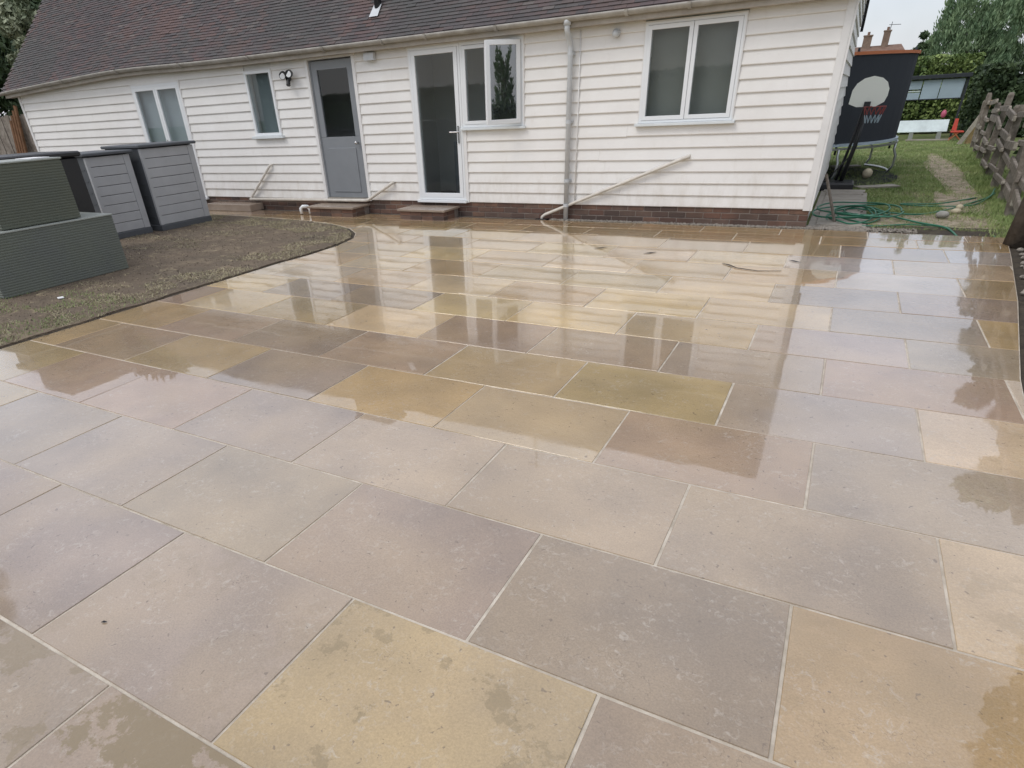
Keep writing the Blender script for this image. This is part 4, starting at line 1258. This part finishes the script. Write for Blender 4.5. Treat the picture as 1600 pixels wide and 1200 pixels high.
tag(hb_.build('garden_hose', M['rubber'], None, True), 'green garden hose coiled and trailing over the earth behind the patio', 'hose')

# leaning bar by the house corner
tag(MB().tube([(.06, 9.40, -.02), (-.16, 9.30, .55)], .018, 6).build('metal_bar', M['wood']), 'thin dark bar propped against the corner of the house', 'bar')
# stones
tag(MB().ball((1.24, 10.05, .01), .075, 10, 6, .6).build('stone', M['stone'], None, True), 'rounded grey stone lying beyond the hose', 'stone')
tag(MB().ball((1.42, 10.42, .0), .06, 9, 5, .6).ball((1.46, 10.55, .03), .045, 8, 5, .8).build('stone', M['creamstone'], None, True), 'broken cream coloured stone lying behind the grey one', 'stone')

# ------------------------------------------------------------------ trampoline
tr = thing('trampoline', 'round trampoline with a dark safety net and orange top band behind the house corner', 'trampoline', (-1.35, 15.6, 0))
tcx, tcy, trr = -1.38, 15.6, 2.2
def ring(r0, r1, z0, z1, n_=48, a0=0, a1=2*math.pi):
    mb = MB(); nn = n_+1
    for i in range(nn):
        a = a0+(a1-a0)*i/n_
        c, s = math.cos(a), math.sin(a)
        mb.v += [(tcx+r0*c, tcy+r0*s, z0), (tcx+r1*c, tcy+r1*s, z0), (tcx+r1*c, tcy+r1*s, z1), (tcx+r0*c, tcy+r0*s, z1)]
    for i in range(n_):
        for k in range(4):
            mb.f.append((i*4+k, i*4+(k+1) % 4, i*4+4+(k+1) % 4, i*4+4+k))
    return mb
part('pad', ring(trr-.28, trr, .535, .575), M['blue'], tr)
part('frame', ring(trr-.02, trr+.015, .48, .515), M['steel'], tr)
part('jumping_mat', ring(.02, trr-.27, .53, .536), M['net'], tr)
part('safety_net', ring(trr-.05, trr-.045, .58, 1.898), M['net'], tr)
part('top_band', ring(trr-.07, trr-.02, 1.90, 1.945), M['orange'], tr)
for k in range(8):
    a = -.18 + k*math.pi/4
    px_, py_ = tcx+trr*math.cos(a), tcy+trr*math.sin(a)
    ox, oy = math.cos(a), math.sin(a)
    part('leg', MB().tube([(px_, py_, .49), (px_+.0*ox, py_, .38), (px_+.05*ox, py_+.05*oy, .28), (px_+.05*ox, py_+.05*oy, .1), (px_-.03*ox, py_-.03*oy, -.03)], .021, 8), M['steel'], tr, True)
    part('net_pole', MB().tube([(px_-.09*ox, py_-.09*oy, .4), (px_-.09*ox, py_-.09*oy, 2.0)], .018, 8), M['net'], tr, True)
for k in range(4):
    a = -.18 + (k*2)*math.pi/4; b = a+math.pi/4
    pts = [(tcx+(trr-.03)*math.cos(a+(b-a)*i/6), tcy+(trr-.03)*math.sin(a+(b-a)*i/6), -.02) for i in range(7)]
    part('foot_bar', MB().tube(pts, .021, 8), M['steel'], tr, True)
tag(MB().prism(blob(-.65, 14.8, 1.62, 1.75, sd=12, amp=.05), -.10, -.028).build('weed_membrane', M['tarp']), 'black membrane spread on the ground under the trampoline', 'groundsheet')
tag(MB().ball((.42, 14.3, .06), .085, 14, 10).build('ball', M['creamstone'], None, True), 'pale ball lying on the black membrane under the trampoline', 'ball')
for k, (a, b) in enumerate((((.28, 12.95), (.86, 13.25)), ((-.2, 12.45), (.40, 12.42)), ((-.2, 16.4), (.3, 16.6)))):
    d = Vector((b[0]-a[0], b[1]-a[1], 0)); m_ = Matrix.Translation((a[0], a[1], -.02)) @ d.to_track_quat('X', 'Z').to_matrix().to_4x4()
    tag(MB().bbox(0, d.length, -.12, .12, -.02, .012, .006, m_).build('edging_slab', M['paving']), ['pale edging slab in the grass right of the trampoline membrane', 'pale edging slab in front of the hoop base', 'pale edging slab behind the trampoline legs'][k], 'slab')

# ------------------------------------------------------------------ basketball hoop
bh = thing('basketball_hoop', 'free standing basketball hoop with a rounded white backboard by the house corner', 'basketball hoop', (0, 12.85, 0))
part('base', MB().bbox(-.34, .22, 12.55, 13.05, -.04, .09, .03), M['dark'], bh)
part('pole', MB().tube([(.02, 12.85, .08), (.10, 12.82, .62), (.135, 12.80, 1.2)], .034, 10), M['dark'], bh, True)
part('pole', MB().tube([(-.06, 12.95, .08), (.03, 12.86, .62), (.10, 12.84, 1.15)], .022, 8), M['dark'], bh, True)
part('brace', MB().tube([(-.22, 12.75, .08), (.06, 12.84, .46)], .010, 8), M['dark'], bh, True)
shape = [(-.135, 1.215), (-.02, 1.17), (.24, 1.165), (.345, 1.225), (.372, 1.31), (.372, 1.40), (.33, 1.49), (.25, 1.55), (.13, 1.58), (.01, 1.555), (-.08, 1.49), (-.125, 1.40)]
n_ = len(shape)
v = [(x, 12.74, z_) for x, z_ in shape] + [(x, 12.77, z_) for x, z_ in shape]
part('backboard', MB().add(v, [tuple(range(n_)), tuple(range(n_, 2*n_))[::-1]] + [(i, (i+1) % n_, n_+(i+1) % n_, n_+i) for i in range(n_)]), M['backb'], bh)
part('bracket', MB().bbox(.08, .17, 12.70, 12.738, 1.15, 1.24, .004), M['dark'], bh)
hc = Vector((.24, 12.60, 1.17)); hr = .15
part('rim', MB().tube([(hc.x+hr*math.cos(2*math.pi*i/24), hc.y+hr*math.sin(2*math.pi*i/24), hc.z) for i in range(25)], .006, 6, False), M['rimred'], bh, True)
nb_ = MB(); nb2 = MB()
for k in range(12):
    a = 2*math.pi*k/12
    for dlt in (-1, 1):
        pts = []
        for j in range(5):
            t = j/4; aa = a+dlt*t*math.pi/12*2; rr1 = hr*(1-.4*t)
            pts.append((hc.x+rr1*math.cos(aa), hc.y+rr1*math.sin(aa), hc.z-.22*t))
        (nb_).tube(pts[:3], .005, 4, False); nb2.tube(pts[2:], .005, 4, False)
part('net', nb_, M['rimred'], bh); part('net_tail', nb2, M['panes'], bh)

# ------------------------------------------------------------------ covered stand, bench, chair at the end of the lawn
ps = thing('garden_shelter', 'dark garden shelter with a band of pale blue panels at the end of the lawn', 'shelter', (1.7, 24.6, 0))
part('roof', MB().bbox(.86, 2.62, 24.2, 25.05, 1.50, 1.60, .01), M['net'], ps)
for x in (.90, 2.54): part('post', MB().bbox(x, x+.05, 24.28, 24.33, -.05, 1.50, .005), M['net'], ps)
fr_ = frame_boxes(.955, 2.53, .985, 1.495, .025, 24.30, 24.34); part('panel_frame', fr_, M['net'], ps)
for (a, b, c, d) in ((.985, 1.06, 1.01, 1.47), (1.07, 1.50, 1.26, 1.47), (1.07, 1.50, 1.01, 1.18), (1.53, 1.95, 1.01, 1.47), (1.97, 2.50, 1.01, 1.47)):
    part('pane', MB().box(a, b, 24.31, 24.325, c, d), M['panes'], ps)
part('louvre', MB().box(1.07, 1.50, 24.305, 24.33, 1.20, 1.225), M['silver'], ps)
bc = thing('bench', 'silver topped bench on two pale angled legs in front of the shelter', 'bench', (1.75, 23.9, 0))
m_ = Matrix.Translation((0, 24.0, .33)) @ Matrix.Rotation(R(62), 4, 'X')
part('seat', MB().bbox(1.0, 2.40, -.17, .17, -.015, .015, .008, m_), M['silver'], bc)
for x in (1.50, 2.18):
    part('leg', MB().add([(x, 23.92, -.04), (x+.12, 23.92, -.04), (x+.10, 23.92, .2), (x, 23.92, .2), (x, 24.0, -.04), (x+.12, 24.0, -.04), (x+.10, 24.0, .2), (x, 24.0, .2)],
                         [(0,1,2,3),(7,6,5,4),(0,4,5,1),(1,5,6,2),(2,6,7,3),(3,7,4,0)]), M['rim'], bc)
tag(MB().bbox(1.45, 2.5, 23.75, 23.95, -.05, .0, .01).build('kerb', M['paving']), 'pale kerb on the grass in front of the silver bench', 'kerb')
tag(MB().ball((2.22, 24.15, .62), .07, 8, 6, 1.5).build('toy', M['pink'], None, True), 'small pink toy standing on the silver bench', 'toy')
rc = thing('folding_chair', 'small red folding chair beside the silver bench', 'chair', (2.6, 23.8, 0))
part('seat', MB().bbox(2.48, 2.78, 23.65, 23.95, .16, .20, .01, None), M['red'], rc)
part('backrest', MB().add([(2.50, 23.93, .22), (2.62, 23.93, .20), (2.60, 23.99, .50), (2.52, 23.99, .50)], [(0,1,2,3)]), M['red'], rc)
for (x0_, x1_) in ((2.46, 2.70), (2.76, 2.52)):
    for yy in (23.67, 23.93):
        part('leg', MB().tube([(x0_, yy, -.04), (x1_, yy, .20)], .012, 6), M['orange'], rc)
for k, (x, dx, w, h, yy) in enumerate(((2.58, .30, .05, .72, 22.2), (2.74, .22, .045, .95, 22.3), (2.84, .14, .05, 1.0, 22.4))):
    m_ = Matrix.Translation((x, yy, -.04)) @ Matrix.Rotation(math.atan2(dx, h), 4, 'Y')
    tag(MB().bbox(-w, w, -.02, .02, 0, math.hypot(dx, h), .004, m_).build('timber_plank', M['woodnew' if k else 'woodpale']),
        ['grey plank leaning farthest from the fence end', 'new yellow plank leaning between two others at the fence end', 'new yellow plank leaning closest to the fence end'][k], 'plank', 'planks leaning at the end of the rail fence')

# ------------------------------------------------------------------ far house with chimneys
fh = thing('far_house', 'distant brick house with two chimneys seen above the trampoline', 'house', (0, 92, 0))
part('wall', MB().box(-9, 3.2, 88, 96, 0, 3.2), M['farbrick'], fh)
def roofm(x0, x1, y0, y1, z0, z1, inset):
    ym = (y0+y1)/2
    return MB().add([(x0, y0, z0), (x1, y0, z0), (x1, y1, z0), (x0, y1, z0), (x0+inset, ym, z1), (x1-inset, ym, z1)], [(0,1,5,4), (1,2,5), (2,3,4,5), (3,0,4), (3,2,1,0)])
part('roof', roofm(-9.4, 3.9, 87.5, 96.5, 3.2, 4.95, 1.2), M['farroof'], fh)
for (x0_, x1_, z1_) in ((-1.02, -.2, 5.85), (.80, 1.45, 6.15)):
    c_ = part('chimney', MB().box(x0_, x1_, 91.5, 92.4, 3.6, z1_).box(x0_-.06, x1_+.06, 91.44, 92.46, z1_+.001, z1_+.12), M['farbrick'], fh)
    sub('chimney_pot', MB().tube([((x0_+x1_)/2, 92, z1_+.12), ((x0_+x1_)/2, 92, z1_+.42)], .13, 8), M['farroof'], c_)
part('aerial', MB().tube([(1.3, 91.9, 6.2), (1.35, 91.9, 7.0)], .03, 5).tube([(1.1, 91.9, 6.75), (2.2, 91.9, 6.70)], .025, 5), M['dark'], fh)
fw = part('window', MB().box(.2, 1.4, 87.93, 87.99, 1.2, 2.3), M['panes'], fh)

# ------------------------------------------------------------------ trees, hedges
def leaf_cloud(rb, n, centres, size, up=.0, elong=1.6, squash=1.0, shell=.55):
    """leaf sized quads in clumps; centres: (x,y,z,r)"""
    v = []; f = []
    wts = [c[3]**2 for c in centres]; tot = sum(wts)
    for (cx, cy, cz, r), w in zip(centres, wts):
        for _ in range(int(n*w/tot)):
            a = rb.uniform(0, 6.283); u = rb.uniform(-1, 1); s = math.sqrt(1-u*u)
            rad = r*(shell+(1-shell)*rb.random()**.5)*(1+rb.gauss(0, .07))
            p = Vector((cx+rad*s*math.cos(a), cy+rad*s*math.sin(a), cz+rad*u*squash))
            d = Vector((rb.gauss(0, 1), rb.gauss(0, 1), rb.gauss(0, 1)+up)).normalized()
            q = d.cross(Vector((rb.gauss(0, 1), rb.gauss(0, 1), rb.gauss(0, 1)))).normalized()
            sz = size*rb.uniform(.6, 1.35); i = len(v)
            v += [p-d*sz*elong*.5, p+q*sz*.42, p+d*sz*elong*.5, p-q*sz*.42]
            f.append((i, i+1, i+2, i+3))
    return v, f
def tree(name, label, cat, x, y, h, r, matl, n=9000, size=.10, nclump=26, base=.35, seed=1, up=0, elong=1.6, trunk=.14, lean=0, squash=.8, cr=.36, group=None, conic=False):
    rb = random.Random(seed)
    t = thing(name, label, cat, (x, y, 0), group)
    cs = []
    for _ in range(nclump):
        k = rb.random()
        zc = h*(base + (1-base)*k)
        if conic: rm_ = r*(1-.75*k)
        else: rm_ = r*math.sqrt(max(.05, 1-(2*k-1)**2*.85))
        a = rb.uniform(0, 6.283); d = rm_*rb.random()**.5
        cs.append((x+lean*k+d*math.cos(a), y+d*math.sin(a), zc, r*cr*rb.uniform(.6, 1.25)))
    v, f = leaf_cloud(rb, n, cs, size, up, elong, squash)
    mb = MB(); mb.v = [tuple(p) for p in v]; mb.f = f
    part('crown', mb, matl, t)
    tk = MB().tube([(x, y, -.05), (x+lean*.2, y, h*base*.6), (x+lean*.5, y, h*(base+.3)), (x+lean*.8, y, h*.85)], [trunk, trunk*.8, trunk*.5, trunk*.12], 8)
    for c in cs[::2]:
        z0_ = max(h*base*.5, c[2]-h*.2)
        tk.tube([(x+lean*.5*z0_/h, y, z0_), ((x+c[0])/2, (y+c[1])/2, (z0_+c[2])/2+.05*h), (c[0], c[1], c[2])], [trunk*.4, trunk*.25, trunk*.06], 5)
    part('trunk', tk, M['bark'], t, True)
    return t
def conifer(label, x, y, h, r, seed, n=9000, group=None, matl='leaf_con'):
    """bushy conifer with upright feathery sprays"""
    rb = random.Random(seed)
    t = thing('conifer_tree', label, 'conifer', (x, y, 0), group)
    v = []; f = []
    plumes = []
    for _ in range(150):
        k = rb.random()**1.2; a = rb.uniform(0, 6.283); rad = r*(1-.55*k)*rb.uniform(.55, 1.05)
        plumes.append((x+rad*math.cos(a), y+rad*math.sin(a), h*(.05+.85*k), h*rb.uniform(.10, .19), math.cos(a), math.sin(a)))
    for (px_, py_, pz, ln, ca, sa_) in plumes:
        for _ in range(n//150):
            t_ = rb.random(); w = r*.11*(1-t_*.85)
            p = Vector((px_+ca*ln*.25*t_+rb.gauss(0, w), py_+sa_*ln*.25*t_+rb.gauss(0, w), pz+ln*t_))
            d = Vector((rb.gauss(0, .35)+ca*.25, rb.gauss(0, .35)+sa_*.25, 1)).normalized()
            q = d.cross(Vector((rb.gauss(0, 1), rb.gauss(0, 1), 0.01))).normalized()
            sz = rb.uniform(.055, .11)*h/5; i = len(v)
            v += [p, p+d*sz*1.2+q*sz*.30, p+d*sz*2.2, p+d*sz*1.2-q*sz*.30]; f.append((i, i+1, i+2, i+3))
    mb = MB(); mb.v = [tuple(p) for p in v]; mb.f = f
    part('crown', mb, M[matl], t)
    part('trunk', MB().tube([(x, y, -.05), (x, y, h*.5), (x, y, h*.9)], [.18, .12, .03], 8), M['bark'], t, True)
    return t
conifer('large grey green conifer with feathery upright sprays above the hedge', 3.0, 32.0, 3.95, 1.6, 4, 42000)
conifer('conifer with upright sprays standing right of the large one', 5.2, 33.0, 4.25, 1.7, 5, 36000)
tree('small_tree', 'small sparse tree at the left foot of the large conifer', 'tree', 1.62, 31.0, 2.95, .34, M['leaf_dark'], 1500, .09, 14, .3, 6, .5, 1.8, .04)
def hedge(name, label, x0, x1, y0, y1, h, matl, n, size, seed, matl2=None):
    rb = random.Random(seed)
    t = thing(name, label, 'hedge', ((x0+x1)/2, (y0+y1)/2, 0))
    v = []; f = []
    for _ in range(n):
        side = rb.random()
        if side < .62: p = Vector((rb.uniform(x0, x1), y0+rb.random()**2*.35, rb.uniform(0, h)))
        elif side < .9: p = Vector((rb.uniform(x0, x1), rb.uniform(y0, y1), h-rb.random()**2*.2))
        else: p = Vector((rb.choice((x0, x1)), rb.uniform(y0, y1), rb.uniform(0, h)))
        bulge = mnoise.noise(Vector((p.x*1.7, p.z*1.7, seed)))*.16
        p.y -= bulge; p.z += mnoise.noise(Vector((p.x*2.3, p.y*2, seed)))*.06 * (p.z/h)
        d = Vector((rb.gauss(0, 1), rb.gauss(0, 1), rb.gauss(0, 1)+.4)).normalized()
        q = d.cross(Vector((rb.gauss(0, 1), rb.gauss(0, 1), rb.gauss(0, 1)))).normalized()
        sz = size*rb.uniform(.6, 1.4); i = len(v)
        v += [p-d*sz*.7, p+q*sz*.45, p+d*sz*.7, p-q*sz*.45]; f.append((i, i+1, i+2, i+3))
    mb = MB(); mb.v = [tuple(p) for p in v]; mb.f = f
    part('foliage', mb, matl, t)
    part('stems', MB().box(x0+.15, x1-.15, y0+.35, y1-.1, 0, h-.25), M['leaf_dark'], t)
    return t
hedge('hedge', 'clipped green garden hedge behind the shelter', -6, 3.05, 27, 28.2, 2.10, M['leaf_mid'], 22000, .075, 3)
hedge('hedge', 'lower darker hedge continuing right behind the rail fence', 2.9, 7.0, 24.5, 26.5, 1.75, M['leaf_dark'], 9000, .09, 8)
tree('broadleaf_tree', 'dark broadleaf tree rising behind the far end of the rail fence', 'tree', 6.3, 24.5, 7.5, 1.7, M['leaf_dark'], 16000, .13, 34, .12, 15, trunk=.22)
tree('broadleaf_tree', 'brownish green tree at the top right corner beyond the fence', 'tree', 5.15, 19.5, 6.5, 1.25, M['leaf_brown'], 12000, .11, 30, .10, 16, trunk=.18)
hedge('hedge', 'ragged dark shrubs along the outer side of the rail fence', 3.3, 4.6, 11, 19, 1.5, M['leaf_dark'], 14000, .09, 18)
# trees beside the patio, mirrored in the wet paving and the open casement
tree('garden_tree', 'slender tree beyond the fence, mirrored at the right of the wet paving', 'tree', 3.75, 12.3, 5.6, .7, M['leaf_mid'], 6000, .12, 18, .45, 41, trunk=.10)
tree('garden_tree', 'spreading tree just right of the patio, mirrored in the paving', 'tree', 4.7, 7.2, 7.4, 1.8, M['leaf_dark'], 12000, .14, 30, .46, 42, trunk=.18, lean=-.3)
conifer('taller of two slim conifers right of the patio, mirrored in the open casement', 8.6, 4.9, 2.95, .30, 43, 5000)
conifer('shorter of two slim conifers right of the patio, mirrored in the open casement', 8.9, 5.7, 2.6, .26, 44, 5000)
hedge('hedge', 'low hedge right of the patio, mirrored in the open casement', 8.0, 14.0, 2.0, 7.5, 1.45, M['leaf_dark'], 12000, .12, 45)
# left side
tree('broadleaf_tree', 'large dark tree behind the left end of the roof', 'tree', -22.5, 14.5, 6.5, 2.6, M['leaf_dark'], 26000, .16, 44, .12, 51, trunk=.3)
tree('broadleaf_tree', 'dark tree at the far left edge behind the timber fence', 'tree', -20.8, 11.6, 4.4, 1.9, M['leaf_dark'], 12000, .13, 30, .15, 52, trunk=.2)
tree('flowering_shrub', 'pale flowering shrub against the dark trees left of the roof', 'shrub', -17.9, 10.4, 4.15, .62, M['leaf_pale'], 5200, .085, 22, .42, 53, trunk=.06)
tree('broadleaf_tree', 'tree left of the lawn mirrored at the left edge of the paving', 'tree', -15.2, 2.6, 8.2, 1.4, M['leaf_mid'], 11000, .15, 30, .5, 54, trunk=.2)
hedge('hedge', 'dark hedge added unseen behind the camera to darken the window reflections', -26, 8, -13.5, -12, 2.3, M['leaf_dark'], 14000, .22, 61)  # unseen, added to darken what the window panes mirror
